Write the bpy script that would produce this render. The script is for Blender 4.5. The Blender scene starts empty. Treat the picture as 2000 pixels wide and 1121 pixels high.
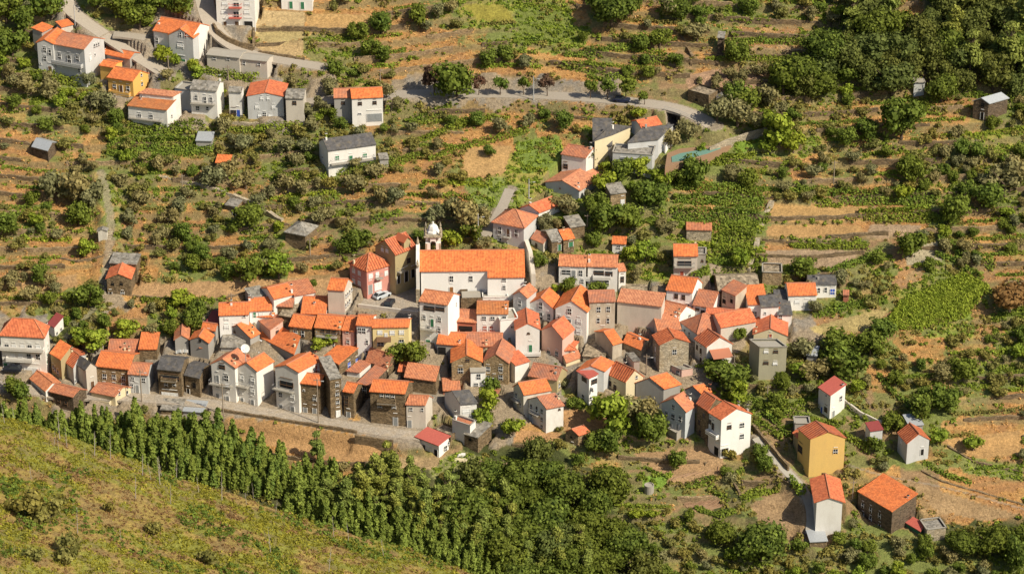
import bpy, math, random
import numpy as np
from mathutils import Vector, Matrix
random.seed(7); rng = np.random.default_rng(7)
R = math.radians
# ---------------------------------------------------------------- camera
D, PITCH, F = 600.0, R(26), 5406.0
scn = bpy.context.scene
CAM = np.array([0.0, -D*math.cos(PITCH), D*math.sin(PITCH)])
cam = bpy.data.cameras.new('camera'); co = bpy.data.objects.new('camera', cam); scn.collection.objects.link(co)
co.location = CAM; co.rotation_euler = (R(90)-PITCH, 0, 0)
cam.sensor_width = 36; cam.lens = 18*F/1000; cam.clip_start = 5; cam.clip_end = 5000
scn.camera = co
# ---------------------------------------------------------------- light
SUN_EL, SUN_AZ = R(44), R(35)      # azimuth: from the right, turned towards the camera
sv = Vector((math.cos(SUN_EL)*math.cos(SUN_AZ), -math.cos(SUN_EL)*math.sin(SUN_AZ), math.sin(SUN_EL)))
w = bpy.data.worlds.new('World'); scn.world = w; w.use_nodes = True
nt = w.node_tree; bg = nt.nodes['Background']; sky = nt.nodes.new('ShaderNodeTexSky'); sky.sky_type = 'NISHITA'
sky.sun_disc = False; sky.sun_elevation = SUN_EL; sky.sun_rotation = math.atan2(sv.x, sv.y)
sky.air_density = 1.0; sky.dust_density = 1.5
nt.links.new(sky.outputs[0], bg.inputs[0]); bg.inputs[1].default_value = 0.085
sl = bpy.data.lights.new('sun', 'SUN'); sl.energy = 5.0; sl.angle = R(0.5); sl.color = (1, .91, .73)
so = bpy.data.objects.new('sun', sl); scn.collection.objects.link(so); so.rotation_euler = sv.to_track_quat('Z', 'Y').to_euler()
scn.view_settings.view_transform = 'Standard'; scn.view_settings.look = 'None'; scn.view_settings.exposure = 0.15
scn.cycles.max_bounces = 5; scn.cycles.diffuse_bounces = 3
# ---------------------------------------------------------------- helpers
COL = scn.collection.objects
def tag(o, label=None, cat=None, group=None, kind=None):
    if label: o['label'] = label
    if cat: o['category'] = cat
    if group: o['group'] = group
    if kind: o['kind'] = kind
    return o
def empty(name, loc, rz=0):
    o = bpy.data.objects.new(name, None); COL.link(o); o.location = loc; o.rotation_euler = (0, 0, rz); o.empty_display_size = .3
    return o
def obj(name, me, mat=None, parent=None, loc=None):
    o = bpy.data.objects.new(name, me); COL.link(o)
    if mat is not None and not me.materials:
        for m in (mat if isinstance(mat, (list, tuple)) else [mat]): me.materials.append(m)
    if parent: o.parent = parent
    if loc is not None: o.location = loc
    return o
class MB:
    def __init__(s): s.v = []; s.f = []; s.m = []; s.uv = []
    def poly(s, pts, m=0, uv=None):
        n = len(s.v); s.v += [tuple(p) for p in pts]; s.f.append(tuple(range(n, n+len(pts)))); s.m.append(m)
        s.uv += uv if uv else [(0, 0)]*len(pts)
    def prism(s, bot, top, m=0, ends=True):
        k = len(bot)
        for i in range(k):
            j = (i+1) % k; s.poly([bot[i], bot[j], top[j], top[i]], m)
        if ends: s.poly(list(reversed(bot)), m); s.poly(top, m)
    def box(s, c, sz, m=0, ax=None):
        c = Vector(c); X, Y, Z = ax if ax else (Vector((1, 0, 0)), Vector((0, 1, 0)), Vector((0, 0, 1)))
        a, b, h = X*sz[0]/2, Y*sz[1]/2, Z*sz[2]/2
        bot = [c-a-b-h, c+a-b-h, c+a+b-h, c-a+b-h]; s.prism(bot, [p+h*2 for p in bot], m)
    def tube(s, p, q, r0, r1=None, k=6, m=0):
        p, q = Vector(p), Vector(q); r1 = r0 if r1 is None else r1; d = (q-p)
        if d.length < 1e-5: return
        d.normalize(); a = d.orthogonal().normalized(); b = d.cross(a)
        A = [p+(a*math.cos(t)+b*math.sin(t))*r0 for t in [2*math.pi*i/k for i in range(k)]]
        B = [q+(a*math.cos(t)+b*math.sin(t))*r1 for t in [2*math.pi*i/k for i in range(k)]]
        s.prism(A, B, m)
    def lathe(s, prof, c, k=12, m=0):
        c = Vector(c); rings = [[c+Vector((r*math.cos(2*math.pi*i/k), r*math.sin(2*math.pi*i/k), z)) for i in range(k)] for r, z in prof]
        for a, b in zip(rings, rings[1:]):
            for i in range(k): j = (i+1) % k; s.poly([a[i], a[j], b[j], b[i]], m)
    def mesh(s, name='mesh'):
        me = bpy.data.meshes.new(name); me.from_pydata(s.v, [], s.f)
        for p, m in zip(me.polygons, s.m): p.material_index = m
        ul = me.uv_layers.new(name='UVMap'); ul.data.foreach_set('uv', np.array(s.uv, 'f').ravel())
        return me
    def build(s, name, mat, parent=None, loc=None): return obj(name, s.mesh(name), mat, parent, loc)
# ---------------------------------------------------------------- materials
def nodes(name, rough=.85):
    m = bpy.data.materials.new(name); m.use_nodes = True; n = m.node_tree; b = n.nodes['Principled BSDF']
    b.inputs['Roughness'].default_value = rough; b.inputs['Specular IOR Level'].default_value = .25
    return m, n, b
def mix(n, f, a, b, mode='MIX'):
    x = n.nodes.new('ShaderNodeMix'); x.data_type = 'RGBA'; x.blend_type = mode
    for s, v in ((x.inputs[0], f), (x.inputs[6], a), (x.inputs[7], b)):
        if hasattr(v, 'is_output'): n.links.new(v, s)
        elif isinstance(v, (int, float)): s.default_value = v
        else: s.default_value = (*v[:3], 1)
    return x.outputs[2]
def mrange(n, v, a, b, c=0, d=1):
    x = n.nodes.new('ShaderNodeMapRange'); n.links.new(v, x.inputs[0])
    for i, q in enumerate((a, b, c, d)): x.inputs[1+i].default_value = q
    return x.outputs[0]
def noise(n, scale, detail=3, vec=None, out=0, rough=.6):
    x = n.nodes.new('ShaderNodeTexNoise'); x.inputs['Scale'].default_value = scale; x.inputs['Detail'].default_value = detail
    x.inputs['Roughness'].default_value = rough
    if vec is not None: n.links.new(vec, x.inputs['Vector'])
    return x.outputs[out]
def bump(n, b, h, dist=.05, st=.6):
    x = n.nodes.new('ShaderNodeBump'); x.inputs['Distance'].default_value = dist; x.inputs['Strength'].default_value = st
    n.links.new(h, x.inputs['Height']); n.links.new(x.outputs[0], b.inputs['Normal'])
def coords(n, which='Object'): return n.nodes.new('ShaderNodeTexCoord').outputs[which]
def scl(c, k): return tuple(min(1, x*k) for x in c)
def plain(name, c, rough=.8, metal=0):
    m, n, b = nodes(name, rough); b.inputs['Metallic'].default_value = metal
    v = mrange(n, noise(n, 3, 2, coords(n)), .3, .7, .88, 1.08)
    n.links.new(mix(n, 1.0, c, v, 'MULTIPLY'), b.inputs['Base Color']); return m
def tile_mat(name, c, old=0.0, stripes=.45, per=.33, row=.42):
    """clay roof tiles: channels running down the slope, rows across it, patchy age per tile"""
    m, n, b = nodes(name, .8); uv = n.nodes.new('ShaderNodeUVMap').outputs[0]
    oi = n.nodes.new('ShaderNodeObjectInfo').outputs['Random']
    sep = n.nodes.new('ShaderNodeSeparateXYZ'); n.links.new(uv, sep.inputs[0])
    def wave(o, p):
        a = n.nodes.new('ShaderNodeMath'); a.operation = 'MULTIPLY'; a.inputs[1].default_value = 2*math.pi/p; n.links.new(o, a.inputs[0])
        s = n.nodes.new('ShaderNodeMath'); s.operation = 'SINE'; n.links.new(a.outputs[0], s.inputs[0]); return s.outputs[0]
    wx = wave(sep.outputs[0], per); wy = wave(sep.outputs[1], row)
    vor = n.nodes.new('ShaderNodeTexVoronoi'); vor.inputs['Scale'].default_value = 2.6; n.links.new(uv, vor.inputs['Vector'])
    hs = n.nodes.new('ShaderNodeSeparateColor'); n.links.new(vor.outputs['Color'], hs.inputs[0])
    col = mix(n, mrange(n, hs.outputs[0], 0, 1, 0, 1), scl(c, 1.15), (c[0]*.72, c[1]*.62, c[2]*.65))
    st = noise(n, .55, 4, uv, rough=.7)
    ag = n.nodes.new('ShaderNodeMath'); ag.operation = 'MULTIPLY'; n.links.new(mrange(n, st, .45-.1*old, .7, 0, .26+.55*old), ag.inputs[0]); n.links.new(mrange(n, oi, 0, 1, .35, 1.75), ag.inputs[1])
    col = mix(n, ag.outputs[0], col, (c[0]*.42+.03, c[1]*.55+.03, c[2]*.8+.03))
    li = noise(n, 2.2, 3, uv)
    col = mix(n, mrange(n, li, .6, .75, 0, .35*old), col, (.45, .33, .2))
    col = mix(n, mrange(n, oi, 0, 1, 0, .32), col, (c[0]*.8, c[1]*.82, c[2]*1.1))
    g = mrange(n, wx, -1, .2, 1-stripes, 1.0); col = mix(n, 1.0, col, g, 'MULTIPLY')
    n.links.new(col, b.inputs['Base Color']); bump(n, b, wx, .035, .6); return m
def slate_mat(name, c, contrast=.4):
    m, n, b = nodes(name, .75); uv = n.nodes.new('ShaderNodeUVMap').outputs[0]
    vor = n.nodes.new('ShaderNodeTexVoronoi'); vor.inputs['Scale'].default_value = 1.9; n.links.new(uv, vor.inputs['Vector'])
    hs = n.nodes.new('ShaderNodeSeparateColor'); n.links.new(vor.outputs['Color'], hs.inputs[0])
    col = mix(n, mrange(n, hs.outputs[0], 0, 1, 0, 1), scl(c, 1+contrast), scl(c, 1-contrast))
    col = mix(n, mrange(n, noise(n, .8, 3, uv), .5, .75, 0, .4), col, (.3, .24, .15))
    n.links.new(col, b.inputs['Base Color']); bump(n, b, vor.outputs['Distance'], .05, .5); return m
def plaster_mat(name, c, dirt=.25, dc=(.25, .21, .16)):
    m, n, b = nodes(name, .9); o = coords(n)
    mp = n.nodes.new('ShaderNodeMapping'); mp.inputs['Scale'].default_value = (1, 1, .35); n.links.new(o, mp.inputs[0])
    st = noise(n, .7, 5, mp.outputs[0], rough=.68)
    col = mix(n, mrange(n, st, .46, .78, 0, dirt), c, dc)
    f = noise(n, 6, 2, o); col = mix(n, 1.0, col, mrange(n, f, .3, .7, .93, 1.04), 'MULTIPLY')
    n.links.new(col, b.inputs['Base Color']); bump(n, b, f, .02, .3); return m
def stone_mat(name, c, scale=2.2, contrast=.5, joint=(.1, .075, .05)):
    m, n, b = nodes(name, .95); o = coords(n)
    mp = n.nodes.new('ShaderNodeMapping'); mp.inputs['Scale'].default_value = (1, 1, 1.9); n.links.new(o, mp.inputs[0])
    v = n.nodes.new('ShaderNodeTexVoronoi'); v.inputs['Scale'].default_value = scale; n.links.new(mp.outputs[0], v.inputs['Vector'])
    e = n.nodes.new('ShaderNodeTexVoronoi'); e.feature = 'DISTANCE_TO_EDGE'; e.inputs['Scale'].default_value = scale; n.links.new(mp.outputs[0], e.inputs['Vector'])
    hs = n.nodes.new('ShaderNodeSeparateColor'); n.links.new(v.outputs['Color'], hs.inputs[0])
    col = mix(n, hs.outputs[0], scl(c, 1+contrast), scl(c, 1-contrast))
    col = mix(n, mrange(n, noise(n, .6, 3, o), .45, .7, 0, .45), col, (c[0]*1.2, c[1]*1.05, c[2]*.8))
    col = mix(n, mrange(n, e.outputs['Distance'], .0, .09, .8, 0), col, joint)
    n.links.new(col, b.inputs['Base Color']); bump(n, b, mrange(n, e.outputs['Distance'], 0, .15), .06, .7); return m
def leaf_mat(name, c, var=.35, c2=None):
    m, n, b = nodes(name, .7); o = coords(n); oi = n.nodes.new('ShaderNodeObjectInfo').outputs['Random']
    b.inputs['Specular IOR Level'].default_value = .15
    c2 = c2 or (c[0]*1.5, c[1]*1.25, c[2]*.8)
    col = mix(n, mrange(n, noise(n, .55, 3, o), .35, .68, 0, 1), scl(c, 1-var*.6), c2)
    col = mix(n, mrange(n, oi, 0, 1, 0, .6), col, (c[0]*1.75, c[1]*1.2, c[2]*.9))
    vc = n.nodes.new('ShaderNodeAttribute'); vc.attribute_name = 'leaf'
    col = mix(n, 1.0, col, mrange(n, vc.outputs['Fac'], 0, 1, .65, 1.45), 'MULTIPLY')
    n.links.new(col, b.inputs['Base Color'])
    tr = n.nodes.new('ShaderNodeBsdfTranslucent'); n.links.new(col, tr.inputs[0])
    ms = n.nodes.new('ShaderNodeMixShader'); ms.inputs[0].default_value = .3
    n.links.new(b.outputs[0], ms.inputs[1]); n.links.new(tr.outputs[0], ms.inputs[2]); n.links.new(ms.outputs[0], n.nodes['Material Output'].inputs[0])
    return m
M = dict(
 orange=tile_mat('clay_tiles_new', (.80, .235, .07), .12, .28), faded=tile_mat('clay_tiles_faded', (.70, .27, .12), .5, .35), red=tile_mat('clay_tiles_red', (.74, .215, .09), .1, .3),
 stripe=tile_mat('clay_tiles_channelled', (.66, .19, .075), .35, .62, .62), old=tile_mat('clay_tiles_weathered', (.64, .245, .115), .75, .4),
 salmon=tile_mat('clay_tiles_salmon', (.62, .27, .14), .15, .25), tan=tile_mat('clay_tiles_tan', (.6, .22, .07), .3, .3),
 redmetal=plain('red_sheet', (.5, .125, .095), .5), darkred=plain('dark_red_sheet', (.27, .06, .055), .6),
 slate=slate_mat('dark_slate', (.095, .09, .09), .25), slab=slate_mat('grey_slabs', (.24, .22, .19), .45), rubble=slate_mat('rubble_slabs', (.27, .215, .15), .6),
 tin=plain('tin_sheet', (.42, .44, .46), .45, .2), concrete=plaster_mat('concrete', (.36, .33, .28), .4),
 white=plaster_mat('white_plaster', (.77, .74, .69), .35, (.42, .36, .28)), bright=plaster_mat('bright_white_plaster', (.84, .82, .78), .2, (.5, .45, .37)), offwhite=plaster_mat('stained_white_plaster', (.66, .62, .54), .55),
 cream=plaster_mat('cream_plaster', (.68, .58, .38), .15), straw_yellow=plaster_mat('straw_yellow_plaster', (.76, .51, .17), .15), yellow=plaster_mat('yellow_plaster', (.72, .43, .12), .12), paleyellow=plaster_mat('pale_yellow_plaster', (.74, .6, .3), .15),
 ochre=plaster_mat('ochre_plaster', (.42, .34, .18), .35), beige=plaster_mat('beige_plaster', (.58, .52, .44), .3), pink=plaster_mat('pink_plaster', (.6, .27, .22), .15),
 rose=plaster_mat('pale_pink_plaster', (.66, .43, .35), .12), grey=plaster_mat('grey_render', (.36, .34, .31), .35), lightgrey=plaster_mat('pale_grey_render', (.54, .54, .53), .3),
 bluegrey=plaster_mat('bluish_render', (.5, .53, .55), .2), oldplaster=plaster_mat('flaking_plaster', (.52, .45, .35), .75, (.2, .15, .1)),
 stone=stone_mat('brown_schist', (.2, .145, .085)), darkstone=stone_mat('dark_schist', (.13, .095, .065)), tanstone=stone_mat('tan_masonry', (.34, .245, .14), 1.8, .35),
 palestone=stone_mat('pale_stone', (.4, .34, .25), 1.6, .3, (.2, .16, .11)), brick=plaster_mat('red_brick', (.42, .15, .09), .2), green=plaster_mat('green_paint', (.06, .22, .13), .2),
 soil=plaster_mat('dug_soil', (.3, .185, .11), .3),
 teal=plaster_mat('teal_pool_wall', (.14, .27, .22), .3), greyolive=plaster_mat('grey_olive_render', (.4, .37, .26), .35),
 glass=plain('window_glass', (.035, .04, .045), .25), dark=plain('dark_opening', (.02, .018, .016), .9), wframe=plain('white_frame', (.75, .73, .7), .6), bframe=plain('brown_frame', (.16, .09, .05), .7),
 shut=plain('white_shutter', (.74, .74, .72), .6), gshut=plain('green_shutter', (.05, .2, .1), .6), blue=plain('blue_frame', (.06, .12, .5), .5), wood=plain('wood_door', (.32, .15, .05), .7),
 greydoor=plain('grey_door', (.28, .29, .29), .6), rdoor=plain('red_door', (.4, .09, .05), .6), pipe=plain('pole_wood', (.3, .24, .18), .8), metal=plain('grey_metal', (.45, .45, .44), .5),
 rail=plain('iron_rail', (.3, .3, .3), .5), awn=plain('white_awning', (.7, .72, .74), .6), bark=plain('bark', (.12, .085, .06), .95), deadbark=plain('dead_bark', (.38, .33, .28), .95),
 asphalt=plain('asphalt', (.37, .32, .26), .95), cobble=stone_mat('cobbles', (.40, .345, .28), 3, .2, (.24, .2, .16)),
 carblack=plain('black_paint', (.02, .022, .03), .25), carsilver=plain('silver_paint', (.5, .54, .58), .25), carnavy=plain('navy_paint', (.025, .03, .06), .25), rubber=plain('rubber', (.02, .02, .02), .9),
 olive=leaf_mat('olive_leaves', (.215, .23, .105), .3, (.3, .3, .15)), broad=leaf_mat('broad_leaves', (.115, .18, .03), .4, (.2, .26, .042)), bright_leaf=leaf_mat('bright_leaves', (.2, .3, .035), .35, (.31, .38, .05)),
 pine=leaf_mat('pine_needles', (.155, .245, .05), .4, (.26, .33, .065)), tallpine=leaf_mat('tall_pine_needles', (.2, .27, .06), .4, (.3, .35, .085)), chestnut=leaf_mat('chestnut_leaves', (.085, .135, .022), .5, (.19, .24, .04)),
 vine=leaf_mat('vine_leaves', (.145, .235, .035), .35, (.25, .3, .045)), scrub=leaf_mat('scrub_leaves', (.185, .205, .055), .35, (.29, .27, .085)), plum=leaf_mat('purple_leaves', (.11, .075, .06), .3),
 oak=leaf_mat('oak_leaves', (.1, .14, .035), .4, (.17, .2, .052)), rust=leaf_mat('autumn_leaves', (.27, .15, .055), .3, (.34, .2, .07)), gorse=leaf_mat('gorse_sprigs', (.21, .23, .03), .4, (.36, .34, .045)), heather=leaf_mat('heather_sprigs', (.25, .15, .07), .3, (.33, .2, .08)), straw=leaf_mat('straw_tufts', (.54, .34, .13), .25, (.62, .42, .17)),
)
# ---------------------------------------------------------------- terrain functions
def vn(x, y, s=0):
    x = np.asarray(x, float); y = np.asarray(y, float); xi = np.floor(x); yi = np.floor(y); fx = x-xi; fy = y-yi
    fx = fx*fx*(3-2*fx); fy = fy*fy*(3-2*fy)
    def h(a, b):
        t = np.sin(a*127.1+b*311.7+s*74.7)*43758.5453; return t-np.floor(t)
    return (h(xi, yi)*(1-fx)+h(xi+1, yi)*fx)*(1-fy)+(h(xi, yi+1)*(1-fx)+h(xi+1, yi+1)*fx)*fy
def fbm(x, y, s=0, o=3): return sum(vn(x*2**i, y*2**i, s+i)*.5**i for i in range(o))/sum(.5**i for i in range(o))
def tmain(x, y):
    x = np.asarray(x, float); y = np.asarray(y, float)
    z = .45*y+6*(vn(x/75+3.1, y/75+7.7, 1)-.5)+2.2*(vn(x/27, y/27, 2)-.5)
    z = z+.10*np.maximum(y-55, 0)
    v = -42-.02*(y+90)
    k = 6.0; return np.where(z > v+30, z, v+k*np.logaddexp(0, (z-v)/k))
def thill(x, y):
    x = np.asarray(x, float); y = np.asarray(y, float)
    zc = 20.5-.385*(x+8)+2.0*(vn(x/17, y/90+9, 5)-.5)+1.0*(vn(x/6, y/9, 6)-.5); yc = -150+5*(vn(x/30, 3.3, 8)-.5)
    d = yc-y; return zc+np.where(d > 0, .2*d-.0006*d*d, 1.55*d)+.8*(vn(x/9, y/9, 7)-.5)
def tbase(x, y): return np.maximum(tmain(x, y), thill(x, y))
RT = np.array([1., 0, 0]); UP = np.array([0, math.sin(PITCH), math.cos(PITCH)]); FW = np.array([0, math.cos(PITCH), -math.sin(PITCH)])
def ray(u, v): return FW+RT*(u-1000)/F+UP*(560.5-v)/F
TS = np.arange(250, 1050, .6)
def march(u, v, fn):
    d = ray(u, v); P = CAM+TS[:, None]*d; h = P[:, 2]-fn(P[:, 0], P[:, 1])
    i = int(np.argmax(h < 0))
    if i == 0: i = len(TS)-1
    a, b = h[i-1], h[i]; t = TS[i-1]+(TS[i]-TS[i-1])*a/(a-b+1e-9); return CAM+t*d
def atz(u, v, z):
    d = ray(u, v); return CAM+d*(z-CAM[2])/d[2]
def project(x, y, z):
    q = np.stack([x, y, z], -1)-CAM; dep = q@FW; return 1000+F*(q@RT)/dep, 560.5-F*(q@UP)/dep
# ---------------------------------------------------------------- zoom frames: figures below are read off enlarged views
V = [0, 0, 1.0]
def view(x0, y0, f): V[:] = [x0, y0, f]
def pix(x, y): return V[0]+x/V[2], V[1]+y/V[2]
# ---------------------------------------------------------------- ground sheet
def axis(lo, hi, st, far):
    a = list(np.arange(lo, hi+1e-6, st)); d = st
    while a[-1] < far: d *= 1.25; a.append(a[-1]+d)
    d = st; b = []
    p = a[0]
    while p > -far: d *= 1.25; p -= d; b.append(p)
    return np.array(b[::-1]+a)
GX = axis(-136, 140, .42, 420); GY = axis(-215, 112, .42, 560)
XX, YY = np.meshgrid(GX, GY)
ZB = tbase(XX, YY)
ROADS = []     # (pts Nx3, halfwidth)
def road_pts(pts, lift=0, smooth=9):
    P = np.array([march(*pix(*p), tbase) for p in pts]); out = []
    for a, b in zip(P, P[1:]):
        n = max(2, int(np.linalg.norm(b-a)/1.2)); out += [a+(b-a)*i/n for i in range(n)]
    out.append(P[-1]); out = np.array(out)
    k = np.ones(smooth)/smooth; pad = smooth//2
    q = np.stack([np.convolve(np.pad(out[:, i], pad, mode='edge'), k, 'valid') for i in range(3)], 1); q[:, 2] += lift
    return q
def add_road(pts, width, lift=0): q = road_pts(pts, lift); ROADS.append((q, width/2)); return q
def near_line(q, rad):
    """distance to polyline and z on it for grid cells in reach"""
    D2 = np.full(ZB.shape, 1e9); ZL = np.zeros(ZB.shape)
    for a, b in zip(q, q[1:]):
        i0, i1 = np.searchsorted(GX, [min(a[0], b[0])-rad, max(a[0], b[0])+rad]); j0, j1 = np.searchsorted(GY, [min(a[1], b[1])-rad, max(a[1], b[1])+rad])
        if i1 <= i0 or j1 <= j0: continue
        X = XX[j0:j1, i0:i1]; Y = YY[j0:j1, i0:i1]; ab = b[:2]-a[:2]; t = np.clip(((X-a[0])*ab[0]+(Y-a[1])*ab[1])/max(ab@ab, 1e-9), 0, 1)
        d = np.hypot(X-a[0]-t*ab[0], Y-a[1]-t*ab[1]); z = a[2]+t*(b[2]-a[2]); s = D2[j0:j1, i0:i1]; m = d < s
        s[m] = d[m]; ZL[j0:j1, i0:i1][m] = z[m]
    return D2, ZL
view(0, 0, 1)
r_upper = add_road([(118, -25), (128, 18), (160, 38), (200, 68), (238, 92), (275, 115), (313, 140), (335, 152)], 4.0)
r_lane = add_road([(395, -25), (403, 30), (425, 72), (462, 98), (505, 112), (560, 120), (640, 133)], 4.2)
r_side = add_road([(205, 68), (235, 66), (275, 68), (300, 80)], 3.5)
r_main = add_road([(560, 205), (640, 196), (720, 188), (790, 184), (860, 183), (930, 183), (1000, 184), (1080, 187), (1160, 192), (1230, 199), (1290, 205), (1335, 213), (1362, 224), (1385, 240), (1400, 252)], 4.6)
r_low = add_road([(-40, 752), (40, 752), (75, 768), (130, 772), (200, 772), (290, 778), (380, 784), (450, 795), (520, 806), (600, 819), (680, 832), (750, 843), (800, 850), (835, 852)], 3.8)
r_path = add_road([(1468, 845), (1500, 880), (1535, 920), (1565, 950), (1588, 975), (1590, 1010), (1580, 1055)], 2.2)
r_dirt = add_road([(1640, 900), (1700, 925), (1760, 935), (1840, 950), (1910, 968), (2020, 1000)], 1.4)
r_stair = add_road([(195, 325), (203, 360), (212, 400), (220, 440), (216, 480), (207, 510), (203, 550), (197, 588), (170, 618), (140, 648), (120, 668)], 2.4)
r_yard = add_road([(1000, 360), (975, 420), (940, 470)], 2.4)
NR = len(ROADS)
PAVED = {0, 1, 2, 3, 4, 5, 8}
ZT = ZB.copy()
UU, VV = project(XX, YY, ZB)
MAP = """ggpgggppppwwddddogvvvvdgddggggoogffdffff
gggpgpppppwwogddddogvvvdoodoowwoffffffff
ggggpppppppwogdddddddddooosddssfffffffff
ogggppgggppgpoopppppppppossssogggooodoog
ogggggppggppggoooodddoddoggggggoodddddog
ddodggvvgggogggoodddodovgggggggvodooogvv
ddogggoosogggooddodvvvggggvggoodoodogggg
dddogooosdoogoodddogvgggggoddoogdddoogog
ogdogdodgggosgsssogggggggggdgggdddsdgodg
odddodogddgodsddoogggggggggvggdsssswgodo
doddodoggdgdddddpppppppggvgpggggssgwggwd
ogggpdoogdddppppppppppppgpppppggggovvvog
ppggddggppppppppppppppppppppppppwwwovvog
pppppppppppppppppppppppppppppggggggddoog
ppppppppppppppppppppppppppppggggggdgoogg
ooppppppppppppppppppppggpgppggggggsgggod
fffffoooddddddpppggpdosgggsggppsgpsggddd
fffffffffddddddwosGGGGgosospogsgssggogdd
ffffffffffffddfffoGGGGGGssgogpppoodssddd
ffffffffffffffffffGGGGGGgossGgppppswwddd
fffffffffffffffffffGGGGGGggggGGppggggGGG
ffffffffffffffffffffGGGGGgoggggggggggggg""".split('\n')
MAP = [r if i < 15 else r[:24]+r[24:].replace('p', 's') for i, r in enumerate(MAP)]
assert all(len(r) == 40 for r in MAP), [len(r) for r in MAP]
MA = np.array([[ord(c) for c in r] for r in MAP])
def code_at(u, v, jit=20):
    uu = u+jit*(vn(u/23., v/23., 11)-.5)*2; vvv = v+jit*.7*(vn(u/23.+9, v/23., 12)-.5)*2
    return MA[np.clip((vvv/51).astype(int), 0, 21), np.clip((uu/50).astype(int), 0, 39)]
CODE = code_at(UU, VV); HILL = (thill(XX, YY) > tmain(XX, YY)-1)
# terraces on the cultivated slope
STEP = 2.15
warp = ZB+1.4*(vn(XX/34, YY/34, 21)-.5)*2+.02*XX*np.sin(XX/40)
q = warp/STEP; fr = q-np.floor(q); ramp = np.clip((fr-.74)/.26, 0, 1); ramp = .2*fr+.8*ramp*ramp*(3-2*ramp)
terr = (np.floor(q)+ramp)*STEP-STEP*.42-warp
wt = np.clip(vn(XX/40, YY/30, 23)*3.2-.2, 0.4, 1); wt = np.where((CODE == ord('p')) | (CODE == ord('f')) | HILL, 0, wt)
for _ in range(3): wt = (wt+np.roll(wt, 1, 0)+np.roll(wt, -1, 0)+np.roll(wt, 1, 1)+np.roll(wt, -1, 1))/5
ZT = ZB+terr*wt+np.where(HILL, .35, .16)*(fbm(XX/1.7, YY/1.7, 31)-.5)*2*np.where(CODE == ord('p'), .15, 1)
ROADMASK = np.zeros(ZB.shape)
for i, (qq, hw) in enumerate(ROADS):
    D2, ZL = near_line(qq, hw+4); k = np.clip((D2-hw-.3)/2.4, 0, 1); k = k*k*(3-2*k)
    m = D2 < hw+2.8; ZT[m] = (ZL*(1-k)+ZT*k)[m]
    ROADMASK = np.maximum(ROADMASK, np.where(D2 < (hw+.6 if i in PAVED else hw-.3), (1. if i in PAVED else .6), 0))
PADS = []
def pad_poly(xy, z, margin=1.0, cut=True, fill=False):
    xy = np.array(xy); c = xy.mean(0); d = xy-c; xy2 = c+d*(1+margin/np.maximum(np.linalg.norm(d, axis=1, keepdims=True), .5))
    i0, i1 = np.searchsorted(GX, [xy2[:, 0].min(), xy2[:, 0].max()]); j0, j1 = np.searchsorted(GY, [xy2[:, 1].min(), xy2[:, 1].max()])
    X = XX[j0:j1, i0:i1]; Y = YY[j0:j1, i0:i1]; ins = np.ones(X.shape, bool); n = len(xy2)
    ar = sum(xy2[i][0]*xy2[(i+1) % n][1]-xy2[(i+1) % n][0]*xy2[i][1] for i in range(n)); sg = 1 if ar > 0 else -1
    for i in range(n):
        a, b = xy2[i], xy2[(i+1) % n]; ins &= sg*((b[0]-a[0])*(Y-a[1])-(b[1]-a[1])*(X-a[0])) >= 0
    s = ZT[j0:j1, i0:i1]
    s[ins] = z if fill else np.minimum(s[ins], z)
    return (j0, j1, i0, i1, ins)
view(0, 0, 1)
# the church square is a level terrace held up by a wall
pz = march(765, 606, tbase)[2]+.0
SQ = [atz(u, v, pz)[:2] for u, v in [(680, 606), (700, 604), (818, 621), (826, 560), (812, 520), (760, 545), (715, 572), (690, 592)]]
def gz(x, y):
    """height of the finished ground"""
    i = np.clip(np.searchsorted(GX, x)-1, 0, len(GX)-2); j = np.clip(np.searchsorted(GY, y)-1, 0, len(GY)-2)
    a = np.clip((x-GX[i])/(GX[i+1]-GX[i]), 0, 1); b = np.clip((y-GY[j])/(GY[j+1]-GY[j]), 0, 1)
    return (ZT[j, i]*(1-a)+ZT[j, i+1]*a)*(1-b)+(ZT[j+1, i]*(1-a)+ZT[j+1, i+1]*a)*b
# ---------------------------------------------------------------- houses
HOUSES = []
MESHCACHE = {}
def cached(key, fn):
    if key not in MESHCACHE: MESHCACHE[key] = fn()
    return MESHCACHE[key]
def win_mesh(w, h, frame):
    """surround with sill, glazing bars; built in the XZ plane, facing -Y"""
    mb = MB(); t = .065 if frame != 'dark' else .04
    for x in (-w/2+t/2, w/2-t/2): mb.box((x, -.02, -h/2), (t, .1, h))
    mb.box((0, -.02, h/2-t), (w-2*t-.002, .098, t)); mb.box((0, -.05, -h/2-.03), (w+.1, .15, t))
    if w > .7: mb.box((0, -.012, -h/2+t), (.05, .07, h-2*t-.01))
    me = mb.mesh('window_frame'); me.materials.append(M[frame]); return me
def pane_mesh(w, h, mat):
    mb = MB(); mb.box((0, .0, -h/2+.04), (w-.12, .05, h-.1)); me = mb.mesh('pane'); me.materials.append(M[mat]); return me
def door_mesh(w, h, mat):
    mb = MB(); t = .1
    for x in (-w/2+t/2, w/2-t/2): mb.box((x, -.02, -h/2), (t, .12, h), 1)
    mb.box((0, -.02, h/2-t), (w-2*t-.002, .118, t), 1); mb.box((0, .0, -h/2), (w-2*t-.002, .07, h-t-.003), 0)
    for x in (-w*.2, w*.2): mb.box((x, -.05, -h*.36), (w*.26, .03, h*.62), 0)
    me = mb.mesh('door'); me.materials.append(M[mat]); me.materials.append(M['wframe']); return me
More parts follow.
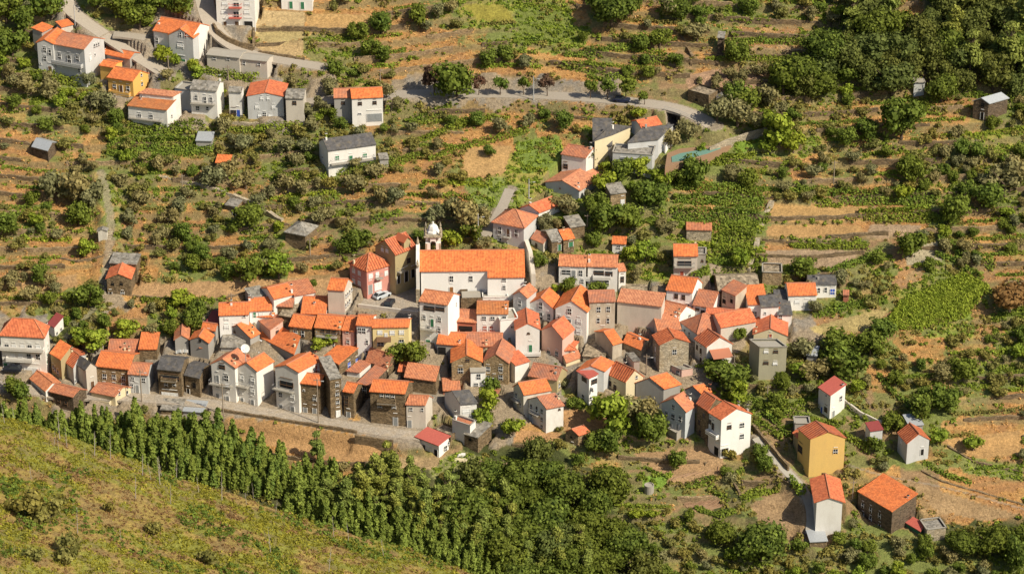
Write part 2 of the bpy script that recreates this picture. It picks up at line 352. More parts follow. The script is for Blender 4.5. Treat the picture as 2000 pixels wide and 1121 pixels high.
STY = {'': ('wframe', 'glass'), 's': ('wframe', 'shut'), 'g': ('wframe', 'gshut'), 'b': ('wframe', 'blue'), 'k': ('dark', 'dark'), 'n': ('bframe', 'glass'), 'r': ('wframe', 'rdoor')}
DST = {'': 'bframe', 'k': 'dark', 's': 'shut', 'g': 'gshut', 'w': 'wood', 'n': 'greydoor', 'b': 'blue', 'r': 'rdoor'}
class House: pass
def H(label, typ, roof, wall, pts, vb, win='', door='', bal='', ch='', rise=None, cat='house', name='house', oh=.28, wallcap=None, awn='', down=5.0, cap=True):
    Hh = House(); uv = [pix(pts[i], pts[i+1]) for i in range(0, 4, 2)]; u1, v1 = uv[1]; vbp = pix(0, vb)[1]
    G = march(u1, max(vbp, v1+6), tbase); d = ray(u1, v1); k = (G[1]-CAM[1])/d[1]; ze = CAM[2]+d[2]*k
    P0 = atz(*uv[0], ze)[:2]; P1 = atz(*uv[1], ze)[:2]
    if len(pts) == 5:
        e = P1-P0; nrm = np.array([-e[1], e[0]])/np.linalg.norm(e); P2 = P1+nrm*pts[4]
    else: P2 = atz(*pix(pts[4], pts[5]), ze)[:2]
    P3 = P0+P2-P1; g0 = min(G[2], ze-1.2)
    org = np.array([*((P0+P1+P2+P3)/4), g0]); S = P1-P0; T = P2-P1; Ls, Lt = np.linalg.norm(S), np.linalg.norm(T)
    if rise is None: rise = {'a': .21*Lt, 'b': .21*Ls, 'h': .2*min(Ls, Lt), 'm': .16*Lt, 'n': .16*Ls, 'l': .16*Ls, 'f': 0}[typ]
    run = min(Ls, Lt)/2
    def zr(s, t):
        if typ == 'a': return ze+rise*(1-abs(2*t-1))
        if typ == 'b': return ze+rise*(1-abs(2*s-1))
        if typ == 'm': return ze+rise*t
        if typ == 'n': return ze+rise*s
        if typ == 'l': return ze+rise*(1-s)
        if typ == 'h': return ze+rise*min(1, min(s, 1-s)*Ls/run, min(t, 1-t)*Lt/run)
        return ze
    def W(s, t, z): p = P0+S*s+T*t; return Vector((p[0]-org[0], p[1]-org[1], z-org[2]))
    if roof == 'orange' and (len(HOUSES)*7919) % 10 < 3 and not any(q_ in label for q_ in ('bright', 'vivid', 'smooth', 'widest', 'deep')): roof = 'faded'
    root = empty(name, org); tag(root, label, cat)
    # walls
    os_, ot = min(.3, oh*(1 if typ in 'bhn' else .45)/Ls), min(.3, oh*(1 if typ in 'ahm' else .45)/Lt); zb = g0-down
    if typ == 'f': os_ = ot = 0.0
    s0, s1, t0, t1 = os_, 1-os_, ot, 1-ot; mb = MB(); drop = .16 if typ != 'f' else 0
    ring = [(s0, t0), (.5, t0), (s1, t0), (s1, .5), (s1, t1), (.5, t1), (s0, t1), (s0, .5)]
    for a, b in zip(ring, ring[1:]+ring[:1]): mb.poly([W(*a, zb), W(*b, zb), W(*b, zr(*b)-drop), W(*a, zr(*a)-drop)])
    wl = mb.build('wall', M[wall], root)
    # roof
    mb = MB(); th = .17; ridge = []
    cs = Lt*0+1
    if typ == 'a': faces = [[(0, 0), (1, 0), (1, .5), (0, .5)], [(1, 1), (0, 1), (0, .5), (1, .5)]]; ridge = [((0, .5), (1, .5))]
    elif typ == 'b': faces = [[(1, 0), (1, 1), (.5, 1), (.5, 0)], [(0, 1), (0, 0), (.5, 0), (.5, 1)]]; ridge = [((.5, 0), (.5, 1))]
    elif typ == 'h':
        if Ls >= Lt: c = run/Ls; A, B = (c, .5), (1-c, .5)
        else: c = run/Lt; A, B = (.5, c), (.5, 1-c)
        if Ls >= Lt: faces = [[(0, 0), (1, 0), B, A], [(1, 0), (1, 1), B], [(1, 1), (0, 1), A, B], [(0, 1), (0, 0), A]]; ridge = [((0, 0), A), ((1, 0), B), ((1, 1), B), ((0, 1), A), (A, B)]
        else: faces = [[(0, 0), (1, 0), A], [(1, 0), (1, 1), B, A], [(1, 1), (0, 1), B], [(0, 1), (0, 0), A, B]]; ridge = [((0, 0), A), ((1, 0), A), ((1, 1), B), ((0, 1), B), (A, B)]
    elif typ == 'n': faces = [[(0, 1), (0, 0), (1, 0), (1, 1)]]
    elif typ == 'l': faces = [[(1, 0), (1, 1), (0, 1), (0, 0)]]
    else: faces = [[(0, 0), (1, 0), (1, 1), (0, 1)]]
    zoff = 0 if typ != 'f' else -.35; i0 = .25/Ls if typ == 'f' else 0; j0 = .25/Lt if typ == 'f' else 0
    for fc in faces:
        pt = [W(min(max(s, i0), 1-i0), min(max(t, j0), 1-j0), zr(s, t)+zoff) for s, t in fc]; ux = (pt[1]-pt[0]).normalized(); nn = ux.cross(pt[2]-pt[0]).normalized(); uy = nn.cross(ux)
        off = random.random()*20
        uvs = [((p-pt[0]).dot(ux)+off, (p-pt[0]).dot(uy)+off) for p in pt]
        mb.poly(pt, 0, uvs); lo = [p-Vector((0, 0, th)) for p in pt]; mb.poly(list(reversed(lo)), 0)
        for i in range(len(pt)):
            j = (i+1) % len(pt); mb.poly([lo[i], lo[j], pt[j], pt[i]], 0, [uvs[i], uvs[j], uvs[j], uvs[i]])
    if typ != 'f' and cap and roof in ('orange', 'red', 'stripe', 'old', 'salmon', 'tan', 'faded'):
        for a, b in ridge: mb.tube(W(*a, zr(*a)+.02), W(*b, zr(*b)+.02), .13, .13, 5, 1)
    ro = mb.build('roof', [M[roof], M[wallcap or (roof if roof in ('slate', 'slab', 'rubble') else 'salmon')]], root)
    if typ == 'f' and wall not in ('stone',):     # parapet coping
        mb = MB()
        for a, b in (((0, 0), (1, 0)), ((1, 0), (1, 1)), ((1, 1), (0, 1)), ((0, 1), (0, 0))):
            p, q2 = W(*a, ze+.04), W(*b, ze+.04); dd = (q2-p); L = dd.length; dd.normalize(); mb.box((p+q2)/2-Vector((0, 0, .05)), (L+.2, .3, .1), 0, (dd, Vector((0, 0, 1)).cross(dd), Vector((0, 0, 1))))
        mb.build('parapet', M['concrete'] if wall != 'bright' else M['white'], root)
    # facades
    cen = (P0+P2)/2
    def facade(u, v):
        f = 0 if u < u1 else 1
        a, b = (P0, P1) if f == 0 else (P1, P2)
        n = np.array([(b-a)[1], -(b-a)[0]]); n /= np.linalg.norm(n)
        ins = (ot*Lt if f == 0 else os_*Ls); a2 = a-n*ins; dv = ray(u, v); den = n@dv[:2]
        if den > -1e-3: return None
        k = (n@(a2-CAM[:2]))/den; p = CAM+dv*k; e = (b-a)/np.linalg.norm(b-a); return p, e, n, a2, np.linalg.norm(b-a)
    def place(kind, x, y, ww, hh, st):
        r = facade(*pix(x, y))
        if r is None: return
        p, e, n, a2, L = r; s = float((p[:2]-a2)@e); s = min(max(s, ww/2+.35), L-ww/2-.35) if L > ww+.7 else L/2
        z = min(max(p[2], g0-2), ze+rise-.1-hh/2); q2 = a2+e*s+n*.035; loc = (q2[0]-org[0], q2[1]-org[1], z-org[2]); rz = math.atan2(e[1], e[0])
        if kind == 'w':
            fr, pn = STY[st]; o = obj('window', cached(('w', ww, hh, fr), lambda: win_mesh(ww, hh, fr)), None, root, loc); o.rotation_euler = (0, 0, rz)
            obj('pane', cached(('p', ww, hh, pn), lambda: pane_mesh(ww, hh, pn)), None, o)
        else:
            o = obj('door', cached(('d', ww, hh, st), lambda: door_mesh(ww, hh, DST[st])), None, root, loc); o.rotation_euler = (0, 0, rz)
    for kind, src, dw, dh in (('w', win, .9, 1.15), ('d', door, 1.0, 2.1)):
        for tk in src.split():
            a = tk.split(','); st = a.pop() if a[-1].isalpha() else ''; a = [float(x) for x in a]
            place(kind, a[0], a[1], a[2] if len(a) > 2 else dw, a[3] if len(a) > 3 else dh, st)
    for tk in bal.split():
        a = tk.split(','); st = a.pop() if a[-1].isalpha() else ''; x0, y0, x1, y1 = [float(x) for x in a]
        r0, r1 = facade(*pix(x0, y1)), facade(*pix(x1, y1))
        if not r0 or not r1: continue
        p, e, n, a2, L = r1; sa = float((r0[0][:2]-a2)@e); sb = float((p[:2]-a2)@e); sa, sb = sorted((sa, sb)); sa = max(sa, -.1); sb = min(sb, L+.1)
        z = (p[2]+r0[0][2])/2; dpt = .95; n3, e3 = Vector((*n, 0)), Vector((*e, 0)); A = Vector((*(a2+e*sa), z))-Vector(org); B = Vector((*(a2+e*sb), z))-Vector(org)
        mb = MB(); ax = (e3, n3, Vector((0, 0, 1))); mid = (A+B)/2+n3*(dpt/2+.01); Lb = (B-A).length; mb.box(mid, (Lb, dpt, .14), 0, ax)
        rl = MB(); hr = .95
        if 'o' in st:
            rl.box(mid+n3*(dpt/2-.06)+Vector((0, 0, .145)), (Lb, .1, hr), 0, ax)
            for P in (A, B): rl.box(P+n3*(dpt/2-.05)+e3*(.06 if P is A else -.06)+Vector((0, 0, .145)), (.1, dpt-.12, hr), 0, ax)
        else:
            rl.box(mid+n3*(dpt/2-.06)+Vector((0, 0, hr)), (Lb, .06, .06), 0, ax)
            for P in (A, B): rl.box(P+n3*(dpt/2-.05)+e3*(.04 if P is A else -.04)+Vector((0, 0, hr)), (.06, dpt-.12, .06), 0, ax)
            nb = max(3, int(Lb/.32))
            for i in range(nb+1): rl.box(A+e3*(.04+(Lb-.08)*i/nb)+n3*(dpt-.05)+Vector((0, 0, .14)), (.04, .04, hr-.14), 0, ax)
        bo = mb.build('balcony', M['concrete'] if 'p' not in st else M['redmetal'], root)
        rl.build('railing', M['rail'] if 'o' not in st and 'p' not in st else (M['redmetal'] if 'p' in st else M[wall]), bo)
    for tk in awn.split():
        a = tk.split(','); st = a.pop() if a[-1].isalpha() else 'awn'; x0, y0, x1, y1 = [float(x) for x in a]
        r0, r1 = facade(*pix(x0, y0)), facade(*pix(x1, y0))
        if not r0 or not r1: continue
        p, e, n, a2, L = r1; A = Vector((*(r0[0][:2]), (p[2]+r0[0][2])/2))-Vector(org); B = Vector((*p[:2], (p[2]+r0[0][2])/2))-Vector(org); n3 = Vector((*n, 0)); dep = max(.8, (y1-y0)/V[2]/8.5/.44)
        o1 = n3*dep-Vector((0, 0, dep*.22)); mb = MB(); up = Vector((0, 0, .08)); mb.prism([A+n3*.02, B+n3*.02, B+o1, A+o1], [A+n3*.02+up, B+n3*.02+up, B+o1+up, A+o1+up])
        mb.build('canopy', M[{'awn': 'awn', 'o': 'orange', 'k': 'bframe', 't': 'old'}.get(st, 'awn')], root)
    for tk in ch.split():
        a = tk.split(','); st = a.pop() if a[-1].isalpha() else 'w'; a = [float(x) for x in a]; hh = a[2] if len(a) > 2 else 1.3
        u, v = pix(a[0], a[1]); z = ze+rise*.6
        for _ in range(6):
            p = atz(u, v, z)[:2]-P0; det = S[0]*T[1]-S[1]*T[0]; s = (p[0]*T[1]-p[1]*T[0])/det; t = (S[0]*p[1]-S[1]*p[0])/det; s = min(max(s, .06), .94); t = min(max(t, .06), .94); z = .5*z+.5*zr(s, t)
        z = zr(s, t); mb = MB(); ax = (Vector((*S, 0)).normalized(), Vector((-S[1], S[0], 0)).normalized(), Vector((0, 0, 1))); c = W(s, t, z-.5)
        mb.box(c, (.42, .4, hh+.5), 0, ax); c2 = c+Vector((0, 0, hh+.5)); mb.box(c2, (.5, .48, .08), 0, ax); mb.box(c2+Vector((0, 0, .08)), (.34, .3, .2), 1, ax)
        mb.build('chimney', [M[{'w': 'white', 'c': 'cream', 'b': 'tanstone', 'g': 'grey', 'r': 'brick'}[st]], M['dark']], ro)
    pad_poly([P0, P1, P2, P3], g0+.1, 1.1)
    Hh.__dict__.update(root=root, P=(P0, P1, P2, P3), ze=ze, g0=g0, org=org, vb=vbp, W=W, zr=zr, uv=uv, S=S, T=T); HOUSES.append(Hh); return Hh
# ================================================================ the houses, area by area
view(0, 0, 4)
H('grey two-storey house with orange gable roof and long balcony, top left of the village', 'a', 'orange', 'lightgrey', (410, 345, 655, 388, 820, 303), 645, '465,425,.9,1.2 540,435,1,1.9 605,442,.9,1.2 465,500,1.3,1,s 620,535,.8,1 735,350,.7,.9 752,345,.6,.9 768,338,.6,.9 740,425,.6,.6 705,440,.8,1.3,s', bal='425,440,648,500,o')
H('pale grey gabled wing joined to the left of the grey balcony house', 'b', 'orange', 'lightgrey', (278, 332, 418, 345, 8), 548, '347,375,.9,1.1 350,443,.9,1.1 388,393,.7,1.3 318,495,.5,.5', '390,520,1.1,2.1')
H('tiny orange-roofed lean-to shed behind the grey balcony house, nearer the trees', 'm', 'orange', 'grey', (330, 252, 418, 207, 3.2), 262, cat='shed', name='shed')
H('small orange-roofed shed beside the street lamp at the top left road', 'm', 'orange', 'beige', (480, 213, 577, 190, 3), 238, cat='shed', name='shed')
H('low grey windowless building with stepped orange roofs beside the road bend', 'a', 'orange', 'grey', (788, 418, 1012, 462, 4.5), 530, rise=.9, ch='815,400,.6')
H('yellow house with orange roof and solid yellow balcony at the top left', 'a', 'orange', 'yellow', (832, 605, 1035, 637, 1168, 574), 765, '895,660,.9,1.2 1000,675,.9,1.2 900,738,.9,.9 1103,580,.6,.8 1107,645,.7,1', '945,668 993,748,1,1.9', bal='862,680,1022,728,o', rise=1.7)
H('narrow yellow wing with flat-pitched orange roof left of the yellow house', 'a', 'orange', 'yellow', (772, 512, 885, 530, 4.5), 640, rise=.6, win='840,700,.6,.7')
H('white house with faded brown roof and long white balcony below the yellow house', 'm', 'tan', 'white', (990, 825, 1302, 862, 1400, 800), 995, '1090,895,1,1.3 1180,900,1,1.3 1075,965,1.5,1 1230,985,1.5,1 1340,900,.6,.8', bal='1015,888,1275,930', door='1430,905,.9,2', rise=1.5, ch='1105,775,.5 1230,770,.5')
H('long low white house with salmon roof strip rising behind the brown-roofed white house', 'm', 'salmon', 'white', (1078, 728, 1350, 755, 1422, 738), 905, '1155,745,.7,.6 1272,762,.7,.6', rise=.7)
view(0, 0, 1)
H('white house with grey slate roof and white chimney slab between the two rows of vines', 'a', 'slab', 'white', (370, 174, 423, 178, 438, 160), 228, '383,187,.8,1.1 400,190,.8,1.6 412,191,.8,1.2 386,208,.9,1.1 405,209,.7,.9', bal='374,193,421,202', ch='437,160,1.6')
H('small pale flat-topped annex left of the slate-roofed white house', 'f', 'concrete', 'lightgrey', (341, 172, 372, 176, 4.5), 206, '352,192,.7,.9')
view(0, 0, 4)
H('big white house with orange roof and dark green garage door at the top left', 'a', 'orange', 'white', (1190, 240, 1500, 292, 1640, 200), 495, '1225,300,.9,1.1 1590,385,.7,.8', ch='1215,185,1.1', rise=2.0, door='1175,400,1,2')
H('grey-fronted gabled bay of the big white house with garage, beside the round bright bushes', 'b', 'orange', 'lightgrey', (1308, 272, 1512, 300, 3.2), 500, '1410,255,.6,1.1 1450,262,.6,1.1,r 1410,345,1.6,1.2,s', '1412,462,2.6,2.1,g', rise=1.9)
view(400, 0, 4)
H('white house with stacked red balconies at the top edge of the photo', 'a', 'orange', 'white', (78, -60, 388, -55, 8), 208, '155,18,1.3,1,s 330,18,1.3,1,s 150,85,1.3,1,s 328,85,1.3,1,s 245,25,1.4,1.6 245,95,1.4,1.6', '157,170,1,2 250,170,1.1,2 340,168,2.2,2,k', bal='190,25,290,58,p 190,108,290,138,p')
H('small white house with green doors cut by the top edge above the straw terraces', 'a', 'orange', 'white', (590, -50, 840, -45, 5), 48, '', '672,14,1,1.8,g 762,18,1,1.8,g')
H('long low grey barn with flat grey roof behind the climbing vines', 'a', 'concrete', 'beige', (8, 428, 270, 455, 5), 580, '75,447,.8,.8 183,452,.8,.8', rise=.5, cat='barn')
H('right half of the grey barn with ribbed pale roof and two small windows', 'a', 'concrete', 'beige', (255, 460, 485, 482, 540, 432), 622, '305,485,.8,.8 422,495,.8,.8', rise=.5, cat='barn')
H('small white house with grey slab roof and blue door left of the orange gabled house', 'a', 'slab', 'white', (180, 716, 288, 722, 308, 680), 882, '225,862,1.4,1.6,n', '262,860,1,2,b')
H('broad white-fronted house with low orange gable and white shutters on the upper road', 'b', 'red', 'lightgrey', (322, 750, 622, 755, 8), 915, '445,757,.7,1,s 495,757,.7,1,s 408,825,.9,1,s 537,825,.9,1,s 430,893,.9,.9,s 512,893,.9,.9,s 465,882,.9,1', rise=0.95)
H('plain grey tower house with grey roof right of the low orange gable house', 'a', 'slab', 'beige', (626, 768, 774, 770, 6), 958, '700,790,.9,1.1,n', rise=.9)
H('left grey-walled part of the twin orange-roofed cottage above the vine rows', 'a', 'orange', 'grey', (1006, 766, 1145, 763, 5.5), 905, '1080,792,.8,1,n')
H('cream cottage with long orange roof, two windows and grey garage shutter near the vine rows', 'a', 'orange', 'white', (1145, 771, 1395, 759, 6), 925, '1212,797,.9,1,n 1327,790,.9,1,n 1210,887,.9,.4', '1330,888,3.6,2,n')
view(380, 240, 3.502)
H('white house with wide dark slate roof and green shutters above the clipped hedge', 'b', 'slate', 'white', (845, 125, 912, 192, 1245, 147), 328, '875,235,.6,.8 975,228,1,1,g 1165,212,1,1,g', '1068,225,1,1.5,g 1165,280,1.1,1.6,n', bal='930,235,1228,262', ch='862,120,1.5', rise=1.75)
H('bright orange-roofed hut alone among olive trees below the vine terraces', 'm', 'orange', 'stone', (140, 272, 242, 275, 3.5), 292, cat='hut', name='hut')
H('ruined stone hut with thick grey slab roof alone on the dry slope', 'h', 'slab', 'stone', (608, 745, 760, 775, 6.2), 835, rise=1.6, cat='hut', name='hut')
H('tiny pale-roofed stone store beside the goat path on the dry slope', 'm', 'slab', 'tanstone', (203, 560, 288, 575, 3), 600, cat='hut', name='hut', door='270,600,.9,1.7,k')
H('low greenhouse-like shed with bright tin roof among the vines', 'm', 'tin', 'grey', (5, 122, 120, 125, 4), 140, cat='shed', name='shed')
H('tiny grey-roofed porch hut right of the white house with the slate roof', 'm', 'slab', 'grey', (1265, 250, 1330, 245, 2.6), 285, cat='hut', name='hut')
view(0, 240, 3.115)
H('dark stone hut with bright tin sheet roof at the far left above the stairway', 'a', 'tin', 'darkstone', (190, 145, 290, 172, 352, 118), 222, cat='hut', name='hut')
H('brown stone house with faded red gable roof beside the long stone stairway', 'b', 'red', 'stone', (640, 947, 800, 950, 5.5), 1047, '685,973,.6,.7,k 738,973,.6,.7,k 745,1025,.8,.8', '672,1028,.8,1.5,k', rise=1.3)
H('low stone store with pale grey slab roof just behind the red-roofed stone house', 'm', 'slab', 'stone', (662, 852, 832, 860, 4.5), 925, rise=.5, cat='barn')
H('small arched stone fountain house with white front beside the stairway', 'b', 'slab', 'offwhite', (588, 660, 655, 660, 1.8), 715, cat='fountain house', name='fountain_house')
view(0, 560, 5.337)
H('large white villa with red hip roof and two long balconies at the left edge', 'h', 'red', 'white', (-15, 505, 468, 532, 520, 412), 888, '70,600,1,1.2 145,603,1,1.2,s 235,606,1,1.2,s 310,608,1,1.2 395,610,1,1.2,s 130,695,1,1.2,s 210,698,1,1.5,s 300,700,1,1.2 395,705,1,1.2 495,610,.8,1.2,g 487,700,.8,1.2,g 487,780,.7,1,g', '180,795,1.3,2 335,838,3.6,2,s 25,790,1,2,g', bal='0,575,462,640,o 75,672,350,752,o', rise=2.9, ch='500,390,.5')
H('small white shed with dark red sheet roof and green trim beside the left villa', 'm', 'darkred', 'white', (487, 385, 562, 425, 668, 335), 528, '632,435,.8,.9 590,475,.8,1.2', cat='shed', name='shed')
H('ochre house with thin orange roof and dark wall windows below the villa', 'm', 'orange', 'ochre', (515, 690, 628, 760, 745, 660), 975, '545,810,.7,1.2 577,840,.7,1.2 605,870,.7,1.2', rise=1.0, ch='')
H('white house with channelled orange roof and cream chimney right of the ochre house', 'a', 'stripe', 'lightgrey', (622, 740, 760, 850, 905, 700), 1010, '650,820,.6,1.2 693,855,.6,1.2 765,995,.8,.9', bal='645,870,720,930', ch='750,675,1,c')
H('grey house with dark slate roof and pale right wall in the lower left row', 'a', 'slate', 'beige', (770, 795, 885, 872, 1020, 835), 1056, '', '960,985,1,2.4 862,1035,.9,.8,n', rise=1.5, ch='955,680,1.2,c')
H('tan masonry house with broad orange roof and three white-framed windows in a row', 'a', 'orange', 'tanstone', (990, 825, 1345, 862, 8), 1040, '1088,908,.9,1.3 1187,915,.9,1.3 1285,932,.9,1.3 1085,993,.9,.5 1187,1000,.9,.5 1285,1010,.9,.5')
H('long low house with weathered salmon roof and tall cream chimney behind the tan masonry house', 'a', 'old', 'grey', (1120, 682, 1440, 682, 6.5), 745, ch='1303,660,1.6,c 1340,690,.9,c')
H('small pale blue-white cottage with orange roof between the tan house and the slate-roofed tower', 'a', 'orange', 'lightgrey', (1325, 908, 1545, 922, 1600, 790), 1100, '1382,948,.8,.8 1495,955,.9,1 1365,1015,.8,.9', '1428,1025,.9,1.8,n')
H('white cottage with wavy orange roof and tall windows in the lowest left corner', 'a', 'orange', 'white', (305, 957, 468, 1090, 638, 995), 1200, '345,1035,.7,1.6 388,1068,.7,1.6 425,1100,.7,1.2', rise=1.0)
view(0, 690, 2.6)
H('dark schist house with rubble eaves and patched orange roof in the lowest left row', 'a', 'old', 'darkstone', (245, 192, 368, 222, 445, 183), 302, '265,225,.7,.8,n 300,235,.7,.8,n 335,245,.7,1,n', rise=1.0)
H('stone cottage with weathered orange roof, cream gable and dark balcony above the pine wood', 'a', 'old', 'cream', (455, 195, 583, 220, 670, 170), 272, '605,195,.6,1 645,190,.6,1.4', bal='490,225,565,245,o')
H('open rusty-roofed shed below the village street left of the grey wall', 'm', 'slab', 'stone', (812, 285, 925, 290, 4), 318, cat='shed', name='shed')
H('open shed with pale tin roof below the village street', 'm', 'tin', 'grey', (925, 292, 1035, 300, 4), 325, cat='shed', name='shed')
view(250, 560, 5.337)
H('brown stone barn wall with flat orange roof beside the slate-roofed tower', 'm', 'orange', 'stone', (106, 648, 302, 650, 5.5), 770, rise=1.3, cat='barn')
H('tall schist house with dark slate roof, open loggia and white garage door', 'a', 'slate', 'stone', (298, 857, 552, 882, 640, 730), 1135, '435,925,4.2,1.1,n 395,1000,.8,.9 480,1000,.8,.9', '435,1100,3.6,1.6,s', rise=1.3, bal='355,940,515,965,o')
H('narrow schist house with dark slate roof and tiny window beside the white gabled trio', 'a', 'slate', 'stone', (580, 920, 745, 955, 850, 800), 1132, '690,1000,.7,1.3,k', '620,1060,.8,1.5,k', rise=1.0)
H('small red brick panelled shed squeezed behind the slate-roofed schist houses', 'm', 'old', 'brick', (738, 635, 842, 640, 3), 740, cat='shed', name='shed')
H('small dark-walled cottage with patchy orange roof beside the terrace with laundry', 'b', 'orange', 'grey', (475, 553, 640, 548, 5.5), 670, rise=1.1)
H('grey stone gabled house with bright orange roof left of the large white block', 'b', 'orange', 'grey', (632, 550, 845, 588, 905, 500), 765, '752,548,.4,.7,k', rise=1.2)
H('grey house with short orange double roof against the large white block', 'a', 'orange', 'grey', (762, 440, 912, 462, 955, 415), 560, '840,440,.8,.5', rise=1.2)
H('low house with dark red roof half hidden left of the large white block', 'm', 'darkred', 'grey', (805, 368, 945, 385, 4.5), 450)
H('large plain white block house with orange roof and shuttered windows in the upper left', 'a', 'orange', 'bright', (943, 298, 1262, 288, 6.5), 480, '1025,318,.9,.8,s 1210,300,.7,.6 1025,400,1.1,1,s 1115,398,1.1,1,s', ch='1078,190,1.2')
H('white house with deep orange roof and two small windows behind the large white block', 'a', 'orange', 'bright', (1260, 256, 1505, 243, 7), 335, '1318,270,.7,1.2,g 1385,268,.9,1,s', ch='1240,140,1.1')
view(400, 530, 6.596)
H('white cottage with tilted orange roof and tall chimney at the upper left field edge', 'a', 'orange', 'white', (888, 358, 1150, 292, 6.5), 425, ch='1125,270,1.9')
H('low grey-roofed outhouse beside the upper left field edge', 'm', 'slab', 'grey', (600, 345, 800, 300, 4), 380, cat='shed', name='shed')
H('low cottage with weathered red roof and white wall along the field edge', 'm', 'old', 'white', (1150, 315, 1435, 265, 5.5), 345)
H('ruined stone house with sagging brown tiles at the heart of the left cluster', 'a', 'old', 'stone', (925, 448, 1135, 458, 4.5), 560)
H('roofless-looking ruin with broken slate slabs below the sagging brown tiles', 'm', 'rubble', 'stone', (950, 560, 1110, 585, 5.5), 690, cat='ruin', name='ruin')
H('broad house with the widest smooth orange roof in the left cluster', 'a', 'orange', 'grey', (1232, 540, 1560, 550, 9), 640, rise=1.9, ch='1412,420,.4')
H('brown stone house with orange roof and two windows facing the small garden tree', 'a', 'orange', 'tanstone', (1078, 702, 1372, 740, 6.5), 905, '1165,760,.9,1.1 1262,768,.7,1.3 1160,865,1,1 1255,870,1.6,1.2,k')
view(600, 530, 6.596)
H('brown stone house with white railing balcony and cream chimney under one long orange roof', 'a', 'orange', 'tanstone', (85, 720, 438, 752, 7), 960, '200,750,.8,.9,n 275,757,.8,.9,n 345,765,.8,.9,n 325,915,.9,1.3 250,860,1.8,1.8,k', bal='125,780,390,830', ch='455,735,1.4,c 255,515,.5')
H('pale pink-fronted house with orange roof between the stone house and the white dormer house', 'a', 'orange', 'rose', (440, 755, 602, 772, 7.5), 1000, '525,885,.8,1 617,893,.8,1 515,775,.6,.5')
H('tall white house with orange roof left of the pale yellow house', 'a', 'orange', 'bright', (625, 690, 830, 705, 5.5), 1060, '648,728,.8,1.2 728,735,.9,1.2 770,890,.6,1 770,1020,.7,1.2', bal='735,820,830,870')
H('pale yellow house with orange roof, white shutters and small awning beside two round trees', 'a', 'orange', 'paleyellow', (832, 722, 1312, 716, 1350, 600), 1062, '937,757,1.1,1.2,s 1095,760,1.1,1.2,s 1215,755,1.1,1.2,s 1215,877,1.1,1.2 945,905,1.5,1.2', '1015,790,.7,2.2,s', awn='895,845,1080,888,k', ch='1330,590,.8')
H('tall beige house with orange roof and bright windowed gable above the sunken lane', 'a', 'orange', 'beige', (250, 233, 477, 247, 590, 135), 540, '495,300,.7,1 518,278,.7,1 543,250,.7,1 568,218,.7,1 493,420,.7,1.1 518,392,.7,1.1 542,362,.7,1.1', rise=1.8)
view(660, 420, 5)
H('pink house with hipped orange roof and white shutters on the church square', 'h', 'stripe', 'pink', (95, 467, 278, 555, 533, 482), 742, '155,522,.9,1.2,s 210,545,.9,1.2,s 155,622,.9,1.2,s 210,642,.9,1.2,s 318,572,1.1,1.3,s 383,556,.9,1.4,s 470,543,.9,1.3,s', '315,680,1.1,2.3,n 390,655,1.9,2,s', bal='360,575,422,612', ch='155,470,2,c', rise=2.6)
HO = H('olive-yellow house with orange roof and white dormer between the pink house and the church', 'b', 'stripe', 'ochre', (352, 302, 562, 392, 772, 310), 655, '435,322,.8,1,s 480,332,.8,1,s 690,420,1,1.3,n', '665,548,1.2,2.6,k 590,590,1,2,k 730,530,1.2,2,k', bal='578,510,640,545', rise=2.5)
view(800, 530, 6.596)
H('tall four-storey white house with orange roof and open loggia in front of the church', 'a', 'orange', 'bright', (113, 382, 492, 434, 655, 300), 960, '252,448,2.4,1.2,n 392,462,2,1,n 187,575,.8,1 385,600,.8,1 380,730,.8,1.1 240,712,.8,1 600,400,.3,1', '290,615,.9,1.8,g 240,880,1.2,2.2,g', bal='150,660,345,740', rise=1.6)
H('brick-walled house with weathered orange roof and shaded loggia right of the tall white house', 'a', 'orange', 'brick', (566, 642, 862, 660, 6.5), 800, '720,705,3,1.5,k', bal='640,745,810,790,o', ch='')
H('white house with brown-orange roof, pink balcony and grey satellite dishes', 'a', 'tan', 'white', (858, 542, 1272, 548, 6.5), 818, '958,585,1,.9 1068,587,1,.9 1218,580,.9,1 970,705,.9,1.1,r 1050,705,.8,1.3,r 1187,728,.6,.9 985,808,1,.4 1120,808,1,.4', bal='915,735,1095,800,p', ch='1240,480,.9')
H('low white flat-topped terrace block right of the pink balcony house', 'f', 'concrete', 'bright', (1168, 625, 1400, 602, 5), 830, '1320,705,.6,.6 1345,705,.6,.6', cat='outbuilding')
H('orange-roofed low house left half of the long double roof in the centre', 'a', 'orange', 'grey', (345, 930, 700, 956, 6.5), 1105, '410,975,1.6,2,k', ch='645,915,.5')
H('stone house with long weathered roof right half of the double roof in the centre', 'a', 'old', 'palestone', (702, 958, 1195, 968, 7), 1095, '1120,1010,.8,.8', ch='990,945,1,c')
view(820, 650, 6.227)
H('tan stone gabled house with bright orange roof and white-framed window in the centre', 'b', 'orange', 'tanstone', (370, 357, 768, 355, 7.5), 592, '580,318,.9,.8,n 495,427,1.1,1.3', rise=1.75)
H('small white block with flat white roof between the two stone gables', 'm', 'concrete', 'bright', (612, 475, 808, 468, 4.6), 660, '715,500,.9,1.3 683,615,1,.8', rise=.6)
H('tan stone gabled house with weathered roof and small white door in the centre', 'b', 'old', 'tanstone', (760, 345, 1090, 375, 7.5), 640, '830,410,.9,1.2 985,410,.9,1.2 985,512,.9,1.2 832,515,.8,1.3', '905,545,.9,2.2,s', rise=2.0)
H('white-fronted house with dark slate roof and shaded side wall in the lower centre', 'b', 'slate', 'white', (285, 722, 492, 868, 708, 852), 1095, '563,925,1.6,1.2,s', '668,925,1,2.2,n', rise=1.8)
